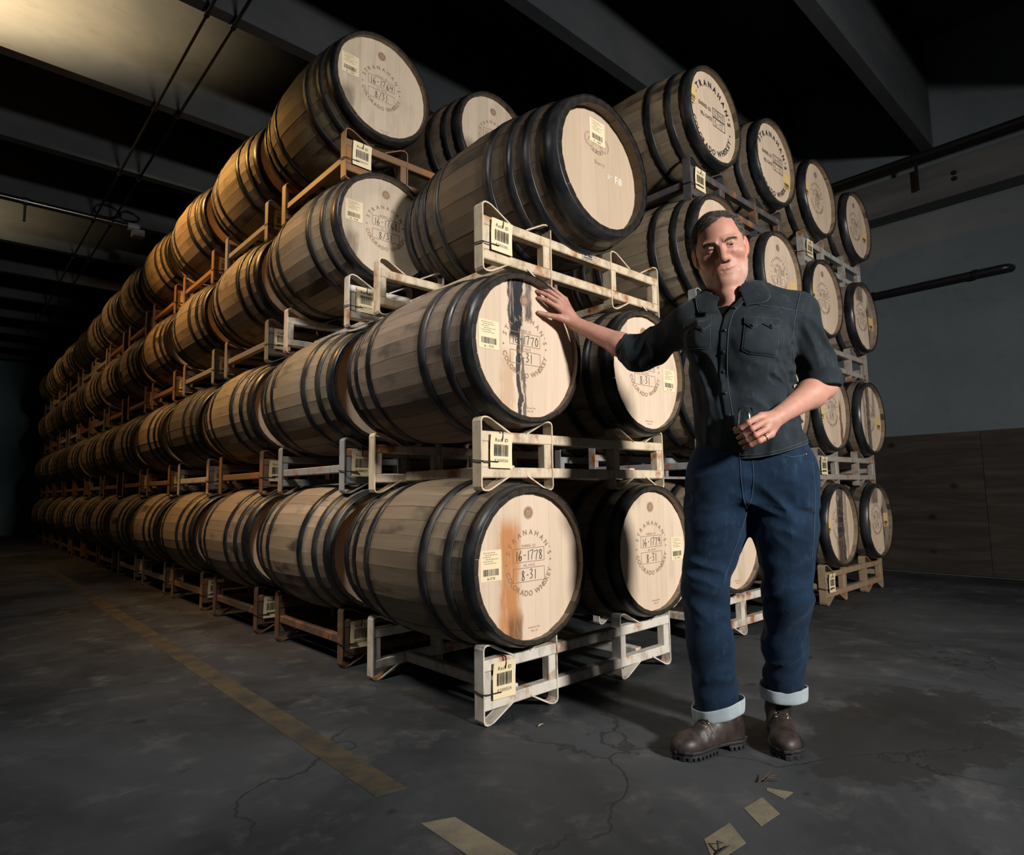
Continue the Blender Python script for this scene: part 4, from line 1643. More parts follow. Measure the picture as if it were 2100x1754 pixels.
def skin_col(V):
    base = np.tile(A3(0.40, 0.205, 0.155), (len(V), 1))
    n1 = vnoise(V, 45)[:, None]
    n2 = vnoise(V, 140)[:, None]
    base = base * (1 + 0.06 * n1 + 0.05 * n2)
    q = to_head(V)
    m_head = (V[:, 2] > 1.44) & (np.abs(V[:, 0] - 0.06) < 0.17) & (q[:, 2] > -0.16)

    def blob(c, r, q=q):
        e = np.linalg.norm((q - np.asarray(c)) / np.asarray(r), axis=1)
        t_ = np.clip(1.2 - e, 0, 1)
        return (t_ * t_ * (3 - 2 * t_))[:, None] * m_head[:, None]
    sq = np.stack([np.abs(q[:, 0]), q[:, 1], q[:, 2]], 1)
    red = A3(0.45, 0.16, 0.115)
    for c, r, k in (((0.045, 0.07, -0.035), (0.030, 0.045, 0.030), 0.22), ((0.0, 0.11, -0.04), (0.022, 0.035, 0.022), 0.30), ((0.088, -0.01, -0.005), (0.02, 0.03, 0.035), 0.5)):
        w_ = blob(c, r, sq) * k
        base = base * (1 - w_) + red * w_
    w_ = blob((0.002, 0.088, -0.0758), (0.026, 0.02, 0.0080)) * 0.75
    base = base * (1 - w_) + A3(0.30, 0.105, 0.085) * w_
    # greying stubble on jaw, chin and upper lip
    bd = np.clip((-0.050 - q[:, 2] - 0.55 * np.maximum(0, q[:, 1] - 0.055)) / 0.02, 0, 1)
    bd = bd * np.clip((q[:, 2] + 0.135) / 0.02, 0, 1) * np.clip((q[:, 1] + 0.02) / 0.02, 0, 1) * m_head
    lip = np.clip(1.3 - np.linalg.norm((q - A3(0, 0.088, -0.0755)) / A3(0.026, 0.03, 0.010), axis=1), 0, 1)
    bd = (bd * (1 - np.clip(lip * 2, 0, 1)) * (0.26 + 0.22 * (vnoise(V, 700) > 0.15)) * (0.25 + 1.3 * np.clip((np.abs(q[:, 0]) - 0.028) / 0.025, 0, 1)))[:, None]
    base = base * (1 - bd) + A3(0.44, 0.36, 0.31) * bd
    # under-brow shade colour stays natural; knuckles and fingertips pinker
    for FG in (FING_L, FING_R):
        for K, Pp, T in FG:
            for c, r in ((Pp, 0.011), (K, 0.012), (T, 0.012)):
                e = np.linalg.norm(V - np.asarray(c), axis=1) / r
                w_ = (np.clip(1.3 - e, 0, 1) * 0.35)[:, None]
                base = base * (1 - w_) + A3(0.43, 0.16, 0.12) * w_
    return np.clip(base, 0, 1)


k = NT('skin')
at = k.n('ShaderNodeVertexColor')
at.layer_name = 'tint'
v_ = k.coord((1, 1, 1), False)
po = k.noise(v_, 420, 3, 0.6)
wr_ = k.noise(v_, 60, 4, 0.6)
c_ = k.mix(k.math('MULTIPLY', k.mapr(wr_, 0.35, 0.7), 0.22), at.outputs[0], (0.28, 0.12, 0.08))
k.set(Base_Color=c_, Roughness=0.52, Specular_IOR_Level=0.35, Subsurface_Weight=0.12, Subsurface_Radius=(0.012, 0.005, 0.003), Subsurface_Scale=0.6)
k.bump(k.math('ADD', po, k.math('MULTIPLY', wr_, 0.7)), 0.22, 0.002)
M['skin'] = k.m
bm_me = np_mesh('body', BV, BF, M['skin'])
paint(bm_me, skin_col(BV))
BODY = ob('body', bm_me, PERSON)

# eyes
k = NT('eye')
tc = k.n('ShaderNodeTexCoord')
sx_ = k.n('ShaderNodeSeparateXYZ', i_0=tc.outputs['Object'])
rr_ = k.math('SQRT', k.math('ADD', k.math('POWER', sx_.outputs[0], 2.0), k.math('POWER', sx_.outputs[2], 2.0)))
c_ = k.ramp(k.math('MULTIPLY', rr_, 100), [(0.0, (0.004, 0.004, 0.004)), (0.20, (0.005, 0.005, 0.005)), (0.24, (0.06, 0.07, 0.07)), (0.50, (0.03, 0.035, 0.04)), (0.56, (0.42, 0.37, 0.34)), (1.0, (0.48, 0.40, 0.36))])
k.set(Base_Color=c_, Roughness=0.1, Specular_IOR_Level=0.6)
for s in (-1, 1):
    b = MB()
    b.lathe([(0.0001, 0.0128)] + [(0.0128 * sin(a), 0.0128 * cos(a)) for a in np.linspace(0.15, pi - 0.15, 14)] + [(0.0001, -0.0128)], 24, 'Y')
    e = ob('eye', b.mesh('eye', k.m), PERSON)
    ctr = from_head((0.0325 * s, 0.0725, -0.0015))
    # gaze towards the camera (x right, y back, z up frame)
    g = Vector((-0.01 - ctr[0] * 0.0, -2.2, -0.80)).normalized()
    e.matrix_local = Matrix.Translation((ctr[0], -ctr[1], ctr[2])) @ g.to_track_quat('-Y', 'Z').to_matrix().to_4x4() @ Matrix.Scale(HS, 4)
# ------------------------------------------------------------------ hair and eyebrows
def hairline(q):
    """True field (>0 inside hair area) on the head, q in head axes"""
    x, y, z = q[:, 0], q[:, 1], q[:, 2]
    ax = np.abs(x)
    # front hairline: higher at the temples, forelock dips left of the parting
    zf = 0.082 + 0.010 * np.clip(ax / 0.05, 0, 1) - 0.016 * np.exp(-((x + 0.030) / 0.026) ** 2) + 0.004 * np.exp(-((x - 0.018) / 0.012) ** 2)
    side = 0.030 - 0.062 * np.clip((0.052 - y) / 0.035, 0, 1) - 0.05 * np.clip((-0.005 - y) / 0.03, 0, 1)
    t = np.clip((ax - 0.052) / 0.016, 0, 1)
    lim = zf * (1 - t) + side * t
    lim = np.where(y < -0.02, np.minimum(lim, -0.035 - 0.4 * np.clip(-0.02 - y, 0, 0.1)), lim)
    return z - lim


def f_scalp(p):
    q = to_head(p)
    d = ell(q, (0, -0.013, 0.032), (0.0785, 0.1005, 0.0930))
    d = smin(d, ell(q, (0, -0.030, -0.02), (0.070, 0.075, 0.075)), 0.02)
    d = smax(d, -hairline(q) * 0.8, 0.006)
    # combed ridges
    u = q[:, 0] * np.cos(0.5) + q[:, 2] * np.sin(0.5)
    d = d - 0.0012 * vnoise(np.stack([q[:, 1] * 2.2, u * 0.35, q[:, 0] * 0.4], 1), 130)
    return d * HS


k = NT('hair')
at = k.n('ShaderNodeVertexColor')
at.layer_name = 'tint'
k.set(Base_Color=at.outputs[0], Roughness=0.6, Specular_IOR_Level=0.25)
M['hair'] = k.m
hV, hF = sdf_mesh(f_scalp, (-0.09, -0.18, 1.50), (0.22, 0.15, 1.84), 0.003)
_hn = None
hq = to_head(hV)
r_ = np.random.RandomState(3)
cand = np.nonzero((hairline(hq) > -0.003) & (np.linalg.norm((hq - A3(0, -0.013, 0.032)) / A3(0.0795, 0.1015, 0.0945), axis=1) > 0.93))[0]
root_i = r_.choice(cand, 4600)
SV, SF, SCOL = [], [], []
for i in root_i:
    q0 = hq[i]
    x, y, z = q0
    n = (q0 - A3(0, -0.013, 0.02)) / A3(0.0795, 0.1015, 0.0945) ** 2
    n /= np.linalg.norm(n)
    part = 0.016 + r_.normal(0, 0.004)
    if z > 0.045:
        if x < part:
            fl = A3(-1.0, 0.10 if y > 0.0 else -0.25, 0.05)
        else:
            fl = A3(0.85, -0.35, 0.0)
        if y > 0.05 and x < part:
            fl = A3(-0.95, 0.25, 0.15)
    else:
        fl = A3(0.0, -0.75, -0.75) if y < 0.045 else A3(0, -0.5, -0.85)
    fl = fl + r_.normal(0, 0.16, 3)
    L = (0.036 if z > 0.045 else 0.018) * r_.uniform(0.7, 1.25)
    lift = (0.35 if (y > 0.02 and z > 0.06) else 0.16) * r_.uniform(0.6, 1.4)
    pts = [q0 - n * 0.001]
    for s in range(1, 5):
        d_ = fl - n * (fl @ n) + n * lift * (1 - s / 3.4)
        d_ /= np.linalg.norm(d_)
        qn = pts[-1] + d_ * L / 4
        n2 = (qn - A3(0, -0.013, 0.02)) / A3(0.0795, 0.1015, 0.0945) ** 2
        n = n2 / np.linalg.norm(n2)
        pts.append(qn)
    P3 = [from_head(q_) for q_ in pts]
    a = np.cross(P3[1] - P3[0], HM @ n)
    a /= np.linalg.norm(a) + 1e-9
    c = np.cross(P3[1] - P3[0], a)
    c /= np.linalg.norm(c) + 1e-9
    b0 = len(SV)
    grey = 0.5 * np.clip((abs(x) - 0.045) / 0.03, 0, 1) + 0.12
    tone = A3(0.052, 0.040, 0.031) * r_.uniform(0.6, 1.5)
    if r_.rand() < grey * (1.35 if x > 0 else 0.5):
        tone = A3(0.17, 0.155, 0.135) * r_.uniform(0.7, 1.3)
    for s, pt_ in enumerate(P3):
        rr = 0.00085 * (1 - s / 4.0) ** 0.6 + 0.0001
        for t_ in range(3):
            g_ = 2.094 * t_
            SV.append(pt_ + (a * cos(g_) + c * sin(g_)) * rr)
            SCOL.append(tone)
    for s in range(4):
        for t_ in range(3):
            SF.append((b0 + 3 * s + t_, b0 + 3 * s + (t_ + 1) % 3, b0 + 3 * s + 3 + (t_ + 1) % 3, b0 + 3 * s + 3 + t_))
base_tone = np.tile(A3(0.022, 0.017, 0.013), (len(hV), 1)) * (1 + 0.35 * vnoise(hV, 260)[:, None])
sidegrey = (np.clip((hq[:, 0] - 0.050) / 0.02, 0, 1) * 0.55)[:, None]
base_tone = base_tone * (1 - sidegrey) + A3(0.07, 0.063, 0.055) * sidegrey
hm = np_mesh('hair', np.concatenate([hV, np.array(SV)]), np.concatenate([hF, np.array(SF) + len(hV)]), M['hair'])
paint(hm, np.concatenate([base_tone, np.array(SCOL)]))
HAIR = ob('hair', hm, PERSON)
HAIR['label'] = 'short dark hair greying at the side'

for s in (-1, 1):
    SV, SF, SCOL = [], [], []
    for i in range(170):
        t = r_.rand()
        x = 0.0125 + 0.037 * t
        z = 0.0125 + 0.0060 * sin(t * 2.1) + r_.normal(0, 0.0016) - 0.003 * (t > 0.8) * (t - 0.8) * 5
        y = 0.0985 - 0.30 * max(0, x - 0.008) ** 1.22 * 1.9
        q0 = A3(x * s, y - 0.003, z)
        dr = A3(s * (0.9), -0.25, 0.42 - 0.75 * t) + r_.normal(0, 0.15, 3)
        dr /= np.linalg.norm(dr)
        P3 = [from_head(q0 + dr * L_ + A3(0, 0.0035 * sin(pi * (L_ / 0.011)), 0)) for L_ in (0, 0.0035, 0.007, 0.0105)]
        b0 = len(SV)
        tone = A3(0.07, 0.048, 0.034) * r_.uniform(0.6, 1.6)
        for q_, pt_ in enumerate(P3):
            rr = 0.00062 * (1 - q_ / 3.6)
            for u_ in ((1, 0, 0), (-0.5, 0, 0.87), (-0.5, 0, -0.87)):
                SV.append(pt_ + np.array(u_) * rr)
                SCOL.append(tone)
        for q_ in range(3):
            for t_ in range(3):
                SF.append((b0 + 3 * q_ + t_, b0 + 3 * q_ + (t_ + 1) % 3, b0 + 3 * q_ + 3 + (t_ + 1) % 3, b0 + 3 * q_ + 3 + t_))
    # snap roots onto the brow
    SVa = np.array(SV)
    for _ in range(3):
        e = 0.0008
        dd = f_head(SVa)
        gr = np.stack([f_head(SVa + np.eye(3)[j] * e) - dd for j in range(3)], 1) / e
        off = np.clip(dd - 0.0012, -1, 1)
        m = (dd > 0.0025) | (dd < 0.0)
        SVa = SVa - (gr * off[:, None] / (np.sum(gr * gr, 1)[:, None] + 1e-6)) * m[:, None]
    me = np_mesh('eyebrow', SVa, np.array(SF), M['hair'])
    paint(me, np.array(SCOL))
    ob('eyebrow', me, PERSON)


# ------------------------------------------------------------------ clothes
def mat_cloth(name, c0, c1, weave=900.0, wear=0.5, rough=0.85, wearcol=None):
    k = NT(name)
    v = k.coord((1, 1, 1), False)
    a = k.noise(v, 9, 5, 0.6)
    b_ = k.noise(k.coord((1, 1, 0.35), False), 55, 4, 0.65)
    wv = k.n('ShaderNodeTexWave', i_Vector=k.coord((1, 1, 1.0), False), i_Scale=weave * 0.5, i_Distortion=1.5)
    c = k.mix(k.mapr(a, 0.3, 0.7), c0, c1)
    c = k.mix(k.math('MULTIPLY', k.mapr(b_, 0.52, 0.75), wear), c, wearcol or tuple(min(1, x * 2.1) for x in c1))
    k.set(Base_Color=c, Roughness=rough, Specular_IOR_Level=0.15, Sheen_Weight=0.05, Sheen_Roughness=0.5)
    k.bump(k.math('ADD', k.math('MULTIPLY', b_, 0.8), k.math('MULTIPLY', wv.outputs[1], 0.06)), 0.35, 0.0025)
    return k.m


M['shirt'] = mat_cloth('dark_denim_shirt', (0.008, 0.012, 0.016), (0.016, 0.023, 0.029), 800, 0.35, wearcol=(0.040, 0.053, 0.064))
M['stitch'] = plain('grey_stitching', (0.055, 0.066, 0.075), 0.8)
M['inner'] = mat_cloth('shirt_inner_side', (0.05, 0.058, 0.066), (0.08, 0.09, 0.10), 800, 0.3)
M['tee'] = plain('black_tshirt', (0.005, 0.005, 0.006), 0.9, 0.0, 0.1)
M['jeans'] = mat_cloth('indigo_denim', (0.0025, 0.010, 0.026), (0.005, 0.019, 0.044), 700, 0.4, wearcol=(0.022, 0.048, 0.082))
M['jeans_in'] = mat_cloth('denim_reverse', (0.24, 0.29, 0.32), (0.34, 0.40, 0.43), 700, 0.4, wearcol=(0.5, 0.55, 0.57))
M['leather'] = None


def ridge(p, dirv, s, k2):
    """long folds: 1D-ish noise across dirv, stretched along it"""
    d = np.asarray(dirv, float)
    d = d / np.linalg.norm(d)
    t = p @ d
    q = p - t[:, None] * d + np.outer(t * k2, d)
    n = vnoise(q, s)
    return 1 - 2 * np.abs(n) - 0.5


def win(p, c, r):
    return np.clip(1.25 - np.linalg.norm((p - np.asarray(c)) / np.asarray(r), axis=1), 0, 1)


TORSO = radians(17)
SHIRT_SEC = [(0.895, 0.124, 0.000, 0.180, 0.118), (0.95, 0.124, 0.0, 0.178, 0.122), (1.05, 0.114, 0.0, 0.166, 0.123), (1.13, 0.110, 0.0, 0.162, 0.124),
             (1.22, 0.103, 0.0, 0.170, 0.127), (1.30, 0.106, -0.002, 0.180, 0.126), (1.37, 0.108, -0.008, 0.186, 0.116), (1.43, 0.108, -0.016, 0.168, 0.096), (1.50, 0.095, -0.02, 0.10, 0.074)]


def hem_z(x):
    """curved shirt tail: low in front, cut up at the sides"""
    t = np.clip((x - 0.10) / 0.20, -1.2, 1.2)
    return 0.912 + 0.050 * np.clip(t, 0, 1.2) ** 2 + 0.012 * np.clip(-t, 0, 1.2) ** 2


def f_shirt0(p, folds=True):
    ca, sa = cos(TORSO), sin(TORSO)
    pr_ = p.copy()
    pr_[:, 0] = 0.11 + (p[:, 0] - 0.11) * ca + p[:, 1] * sa
    pr_[:, 1] = -(p[:, 0] - 0.11) * sa + p[:, 1] * ca
    d = loft(pr_, SHIRT_SEC, 2.25)
    tr = smin(cap(p, (0.035, -0.022, 1.468), SH_L + A3(0, 0, -0.003), 0.046, 0.066), cap(p, (0.135, -0.022, 1.478), SH_R + A3(0.0, 0, 0), 0.052, 0.068), 0.03)
    d = smin(d, tr, 0.04)
    # chest
    d = smin(d, ell(p, (0.005, 0.068, 1.31), (0.075, 0.055, 0.075)), 0.04)
    d = smin(d, ell(p, (0.145, 0.085, 1.30), (0.085, 0.055, 0.075)), 0.04)
    # belly fullness
    d = smin(d, ell(p, (0.095, 0.060, 1.05), (0.12, 0.075, 0.12)), 0.05)
    if folds:
        w1 = win(p, (0.22, 0.06, 1.10), (0.17, 0.15, 0.15))
        d = d - 0.0155 * w1 * ridge(p, (0.80, 0.1, -0.42), 27, 0.16)
        w2 = win(p, (-0.01, 0.06, 1.15), (0.13, 0.15, 0.22))
        d = d - 0.0140 * w2 * ridge(p, (0.35, 0.1, -0.85), 26, 0.18)
        w3 = win(p, (0.05, 0.05, 0.97), (0.25, 0.2, 0.12))
        d = d - 0.0075 * w3 * ridge(p, (0.2, 0.1, 1.0), 26, 0.18)
    if folds:
        w4 = win(p, (0.255, 0.05, 1.24), (0.10, 0.13, 0.13))
        d = d - 0.0055 * w4 * ridge(p, (0.55, 0.1, -0.8), 46, 0.18)
        w5 = win(p, (0.09, 0.09, 1.27), (0.20, 0.10, 0.13))
        d = d - 0.0060 * w5 * ridge(p, (0.75, 0.1, 0.55), 28, 0.2)
    # sleeves
    aL, bL = SH_L, EL_L
    cufL = EL_L * 0.84 + WR_L * 0.16
    s1 = smin(cap(p, SH_L, EL_L, 0.0665, 0.058), cap(p, EL_L, cufL, 0.058, 0.056), 0.02)
    s1 = smin(s1, cap(p, EL_L + A3(-0.01, 0.0, -0.02), EL_L + A3(0.07, 0.03, -0.02), 0.045, 0.04), 0.03)
    if folds:
        s1 = s1 - 0.016 * win(p, EL_L + A3(0.05, 0, 0.02), (0.15, 0.14, 0.13)) * ridge(p, (0.45, 0.2, 0.9), 26, 0.2)
    aR = EL_R
    s2 = cap(p, SH_R, EL_R + A3(-0.002, 0.004, 0.03), 0.0675, 0.060)
    if folds:
        s2 = s2 - 0.0150 * win(p, (0.33, 0.0, 1.24), (0.13, 0.12, 0.16)) * ridge(p, (0.55, 0.2, -0.8), 25, 0.2)
    # rolled cuffs: a fat turned-back band and a second soft roll
    axL = (cufL - EL_L) / np.linalg.norm(cufL - EL_L)
    c0 = EL_L + axL * 0.010
    s1 = smin(s1, np.maximum(cap(p, c0, c0 + axL * 0.040, 0.0625, 0.0600), (p - c0 - axL * 0.040) @ axL), 0.006)
    tabp = A3(-0.212, -0.085, 1.288)
    s1 = smin(s1, ell(p, tabp, (0.030, 0.018, 0.020), rotm(0, 0, radians(35))), 0.012)
    axR = A3(0.02, 0.03, -1.0)
    axR /= np.linalg.norm(axR)
    c1 = A3(0.351, -0.016, 1.185)
    s2 = np.maximum(s2, (p - c1 - axR * 0.030) @ axR)
    s2 = smin(s2, np.maximum(cap(p, c1 - axR * 0.008, c1 + axR * 0.06, 0.0645, 0.0665), np.maximum((p - c1 - axR * 0.040) @ axR, -(p - c1 + axR * 0.012) @ axR)), 0.005)
    d = smin(d, s1, 0.035)
    d = smin(d, s2, 0.022)
    # hem
    d = smax(d, hem_z(p[:, 0]) - p[:, 2], 0.004)
    return d


def f_shirt(p):
    d = f_shirt0(p)
    # neck opening: a V in front
    nk = cap(p, (0.078, -0.018, 1.455), (0.070, -0.020, 1.62), 0.064, 0.075)
    zz = p[:, 2]
    t = np.clip((zz - 1.380) / 0.115, 0, 1.15)
    vee = np.maximum(np.maximum(0.056 - 0.034 * t - p[:, 0], p[:, 0] - 0.068 - 0.082 * t) * 0.8, np.maximum(1.378 - zz, 0.030 - p[:, 1]))
    d = smax(d, -nk, 0.004)
    d = smax(d, -vee, 0.004)
    # hollow cuffs
    d = smax(d, -cap(p, EL_L, WR_L, 0.0495, 0.042), 0.003)
    d = smax(d, -cap(p, A3(0.353, -0.014, 1.128), A3(0.35, -0.012, 1.04), 0.049, 0.055), 0.003)
    return d


sV, sF = sdf_mesh(f_shirt, (-0.36, -0.26, 0.88), (0.46, 0.20, 1.56), 0.0038)
sV = smooth_sel(sV, sF, 2, 0.5)
SHIRT = ob('shirt', np_mesh('shirt', sV, sF, M['shirt']), PERSON)
SHIRT['label'] = 'dark charcoal denim shirt with rolled sleeves'
# hollow-side colour where the vee and cuffs show the inside is the same cloth; the black undershirt fills the vee


def f_tee(p):
    d = f_shirt0(p, False) + 0.007
    d = np.maximum(d, np.maximum(1.30 - p[:, 2], np.abs(p[:, 0] - 0.075) - 0.11))
    nk = cap(p, (0.078, 0.005, 1.462), (0.072, 0.000, 1.62), 0.0665, 0.075)
    t = np.clip((p[:, 2] - 1.418) / 0.08, 0, 1)
    vee = np.maximum(np.abs(p[:, 0] - 0.086) - 0.062 * t, np.maximum(1.418 - p[:, 2], 0.03 - p[:, 1]))
    d = smax(d, -nk, 0.003)
    d = smax(d, -vee, 0.004)
    return d


tV, tF = sdf_mesh(f_tee, (-0.06, -0.15, 1.29), (0.21, 0.16, 1.54), 0.0036)
UNDER = ob('undershirt', np_mesh('undershirt', tV, tF, M['tee']), PERSON)
UNDER['label'] = 'black undershirt in the open collar'


def drape(xz, field=None, f0=0.24, f1=-0.02, n=105, off=0.002):
    """press (r, z) points from the front onto the shirt"""
    xz = np.asarray(xz, float)
    fs = np.linspace(f0, f1, n)
    P = np.empty((len(xz), n, 3))
    P[:, :, 0] = xz[:, None, 0]
    P[:, :, 2] = xz[:, None, 1]
    P[:, :, 1] = fs
    d = (field or f_shirt0)(P.reshape(-1, 3)).reshape(len(xz), n)
    i = np.argmax(d < 0, axis=1)
    i = np.clip(i, 1, n - 1)
    r = np.arange(len(xz))
    a, b_ = d[r, i - 1], d[r, i]
    t = np.clip(a / (a - b_ + 1e-12), 0, 1)
    f = fs[i - 1] + t * (fs[i] - fs[i - 1])
    return np.stack([xz[:, 0], f + off, xz[:, 1]], 1)


def draped_patch(name, top, bot, parent, mat, off=0.003, nu=16, nv=6, field=None, sink=0.004):
    """cloth piece between two (r, z) polylines"""
    def samp(pl, t):
        pl = np.asarray(pl, float)
        L = np.concatenate([[0], np.cumsum(np.linalg.norm(np.diff(pl, axis=0), axis=1))])
        return np.stack([np.interp(t * L[-1], L, pl[:, j]) for j in (0, 1)], 1)
    t = np.linspace(0, 1, nu)
    a, b_ = samp(top, t), samp(bot, t)
    G = np.stack([a + (b_ - a) * s for s in np.linspace(0, 1, nv)], 0).reshape(-1, 2)
    P = drape(G, field, off=off)
    Q = P - A3(0, sink + off, 0)
    n = len(P)
    F = []
    for i in range(nv - 1):
        for j in range(nu - 1):
            q = (i * nu + j, i * nu + j + 1, (i + 1) * nu + j + 1, (i + 1) * nu + j)
            F.append(q)
    ring = [j for j in range(nu)] + [i * nu + nu - 1 for i in range(1, nv)] + [(nv - 1) * nu + j for j in range(nu - 2, -1, -1)] + [i * nu for i in range(nv - 2, 0, -1)]
    for u_, v2 in zip(ring, ring[1:] + ring[:1]):
        F.append((u_, u_ + n, v2 + n, v2))
    return ob(name, np_mesh(name, np.concatenate([P, Q]), np.array(F), mat, True, True), parent)


def seam(name, pts, parent, mat, r=0.0011, field=None, off=0.0016, n=24):
    pl = np.asarray(pl_ := pts, float)
    L = np.concatenate([[0], np.cumsum(np.linalg.norm(np.diff(pl, axis=0), axis=1))])
    t = np.linspace(0, L[-1], n)
    G = np.stack([np.interp(t, L, pl[:, j]) for j in (0, 1)], 1)
    P = drape(G, field, off=off)
    b = MB()
    b.tube([(x, -f, z) for x, f, z in P], r, 5)
    return ob(name, b.mesh(name, mat), parent)


PLC = [(0.128, 1.447), (0.100, 1.419), (0.074, 1.388), (0.058, 1.331), (0.051, 1.259), (0.048, 1.197), (0.050, 1.124), (0.058, 1.049), (0.064, 1.000), (0.074, 0.925)]
pw_ = 0.0135
draped_patch('placket', [(x - pw_, z) for x, z in PLC], [(x + pw_, z) for x, z in PLC], SHIRT, M['shirt'], 0.0035, 44, 5)
seam('placket_stitch', [(x + pw_ - 0.002, z) for x, z in PLC], SHIRT, M['stitch'], 0.0008, off=0.0042, n=44)
M['snap'] = plain('dark_pearl_snap', (0.02, 0.02, 0.022), 0.15, 0.3, 0.8)
M['snaprim'] = plain('snap_rim', (0.25, 0.25, 0.25), 0.3, 1.0)


def snap(x, z, off=0.005, r=0.0055):
    P = drape([(x, z)], off=off)[0]
    P2 = drape([(x, z + 0.012)], off=off)[0]
    tilt = math.atan2(P[1] - P2[1], 0.012)
    b = MB()
    b.lathe([(0.0001, -0.0036), (r * 0.5, -0.0032), (r * 0.85, -0.0018), (r, 0.0), (r, 0.003)], 16, 'Y')
    s = ob('snap_button', b.mesh('snap_button', M['snap']), SHIRT, (P[0], -P[1], P[2]), (-tilt, 0, 0))


for (x, z) in [(0.095, 1.411), (0.0585, 1.331), (0.051, 1.259), (0.048, 1.197), (0.050, 1.124), (0.057, 1.051), (0.063, 1.006)]:
    snap(x, z)
# breast pockets with saw-tooth flaps
for top, bot, body, sn in (
        ([(-0.070, 1.379), (0.018, 1.380)], [(-0.0735, 1.356), (-0.060, 1.336), (-0.031, 1.354), (-0.010, 1.333), (0.016, 1.356)], ([(-0.069, 1.375), (0.016, 1.376)], [(-0.060, 1.283), (0.010, 1.274)]), [(-0.058, 1.346), (-0.012, 1.344)]),
        ([(0.121, 1.367), (0.226, 1.350)], [(0.119, 1.345), (0.140, 1.324), (0.171, 1.339), (0.199, 1.319), (0.223, 1.329)], ([(0.122, 1.362), (0.222, 1.346)], [(0.106, 1.257), (0.130, 1.243), (0.208, 1.229)]), [(0.142, 1.334), (0.198, 1.328)])):
    draped_patch('pocket', body[0], body[1], SHIRT, M['shirt'], 0.0018, 18, 10)
    draped_patch('pocket_flap', top, bot, SHIRT, M['shirt'], 0.0045, 25, 5)
    seam('flap_stitch', [top[0]] + bot + [top[1]], SHIRT, M['stitch'], 0.0007, off=0.0052, n=40)
    seam('flap_stitch', top, SHIRT, M['stitch'], 0.0007, off=0.0052, n=14)
    seam('pocket_stitch', [body[0][0]] + body[1] + [body[0][1]], SHIRT, M['stitch'], 0.0007, off=0.0024, n=36)
    for s_ in sn:
        snap(*s_, off=0.0062, r=0.0048)
seam('yoke_seam', [(0.150, 1.425), (0.175, 1.405), (0.24, 1.392), (0.300, 1.382)], SHIRT, M['stitch'], 0.0008)
seam('yoke_seam', [(-0.005, 1.425), (-0.03, 1.405), (-0.06, 1.398)], SHIRT, M['stitch'], 0.0008)
seam('armhole_seam', [(0.300, 1.452), (0.283, 1.40), (0.270, 1.34), (0.262, 1.27), (0.266, 1.22)], SHIRT, M['stitch'], 0.0010)
hx = np.linspace(-0.045, 0.295, 30)
seam('hem_stitch', [(x, hem_z(x) + 0.011) for x in hx], SHIRT, M['stitch'], 0.0008, n=50)
seam('hem_edge', [(x, hem_z(x) + 0.002) for x in hx], SHIRT, M['stitch'], 0.0012, n=50, off=0.001)


# collar: stand and fold swept round the neck, points lying on the chest
def collar():
    nth = 57
    prof_n = 9
    V = []
    for i in range(nth):
        th = radians(-158 + 316 * i / (nth - 1))       # 0 = nape
        e = abs(th) / radians(158)
        fr = np.clip((e - 0.55) / 0.45, 0, 1)
        right = th > 0
        cx, cf = 0.078, -0.022
        rx, rf = 0.076, 0.071
        # th measured from the back (-f) going to the image right
        dx, df = sin(th), -cos(th)
        zb = 1.500 + (0.012 if right else 0.0) * (0.5 - 0.5 * cos(2 * th)) - 0.060 * (0.5 - 0.5 * cos(th)) - (0.012 * fr if right else 0.018 * fr)
        h = 0.048 - 0.012 * fr
        tip = np.exp(-((e - 0.84) / 0.11) ** 2)
        spread = 0.020 + 0.008 * fr + (0.046 if right else 0.016) * tip
        drop = 0.050 - 0.006 * fr + 0.012 * tip
        prof = [(0.0, 0.0), (0.001, h * 0.5), (0.002, h * 0.9), (0.006, h), (0.010, h * 0.93), (0.014, h * 0.55), (0.012 + spread * 0.4, h - drop * 0.55), (0.011 + spread * 0.75, h - drop * 0.85), (0.010 + spread, h - drop)]
        open_ = 0.010 * fr * (1 if right else 0.2)
        for (o_, z_) in prof:
            V.append((cx + (rx + o_ + open_) * dx, cf + (rf + o_ + open_ * 0.4) * df + 0.012 * fr * (o_ > 0.02), zb + z_ - 0.25 * o_ * fr))
    V = np.array(V)
    # rest the fold on the shoulders
    for _ in range(4):
        d = f_shirt0(V, False)
        m = d < 0.004
        V[m, 2] += (0.004 - d[m]) * 0.6
        V[m, 1] += (0.004 - d[m]) * 0.45 * np.sign(V[m, 1] + 0.03)
    F = [(i * prof_n + j, i * prof_n + j + 1, (i + 1) * prof_n + j + 1, (i + 1) * prof_n + j) for i in range(nth - 1) for j in range(prof_n - 1)]
    me = np_mesh('collar', V, np.array(F), M['shirt'])
    o = ob('collar', me, SHIRT)
    m = o.modifiers.new('t', 'SOLIDIFY')
    m.thickness = 0.0028
    m.offset = 0
    m = o.modifiers.new('s', 'SUBSURF')
    m.levels = m.render_levels = 1
    return V.reshape(nth, prof_n, 3), o


CV, COLLAR = collar()
b = MB()
b.tube([(x, -f - 0.001, z) for x, f, z in CV[:, -1]], 0.0010, 5)
ob('collar_edge', b.mesh('collar_edge', M['stitch']), SHIRT)


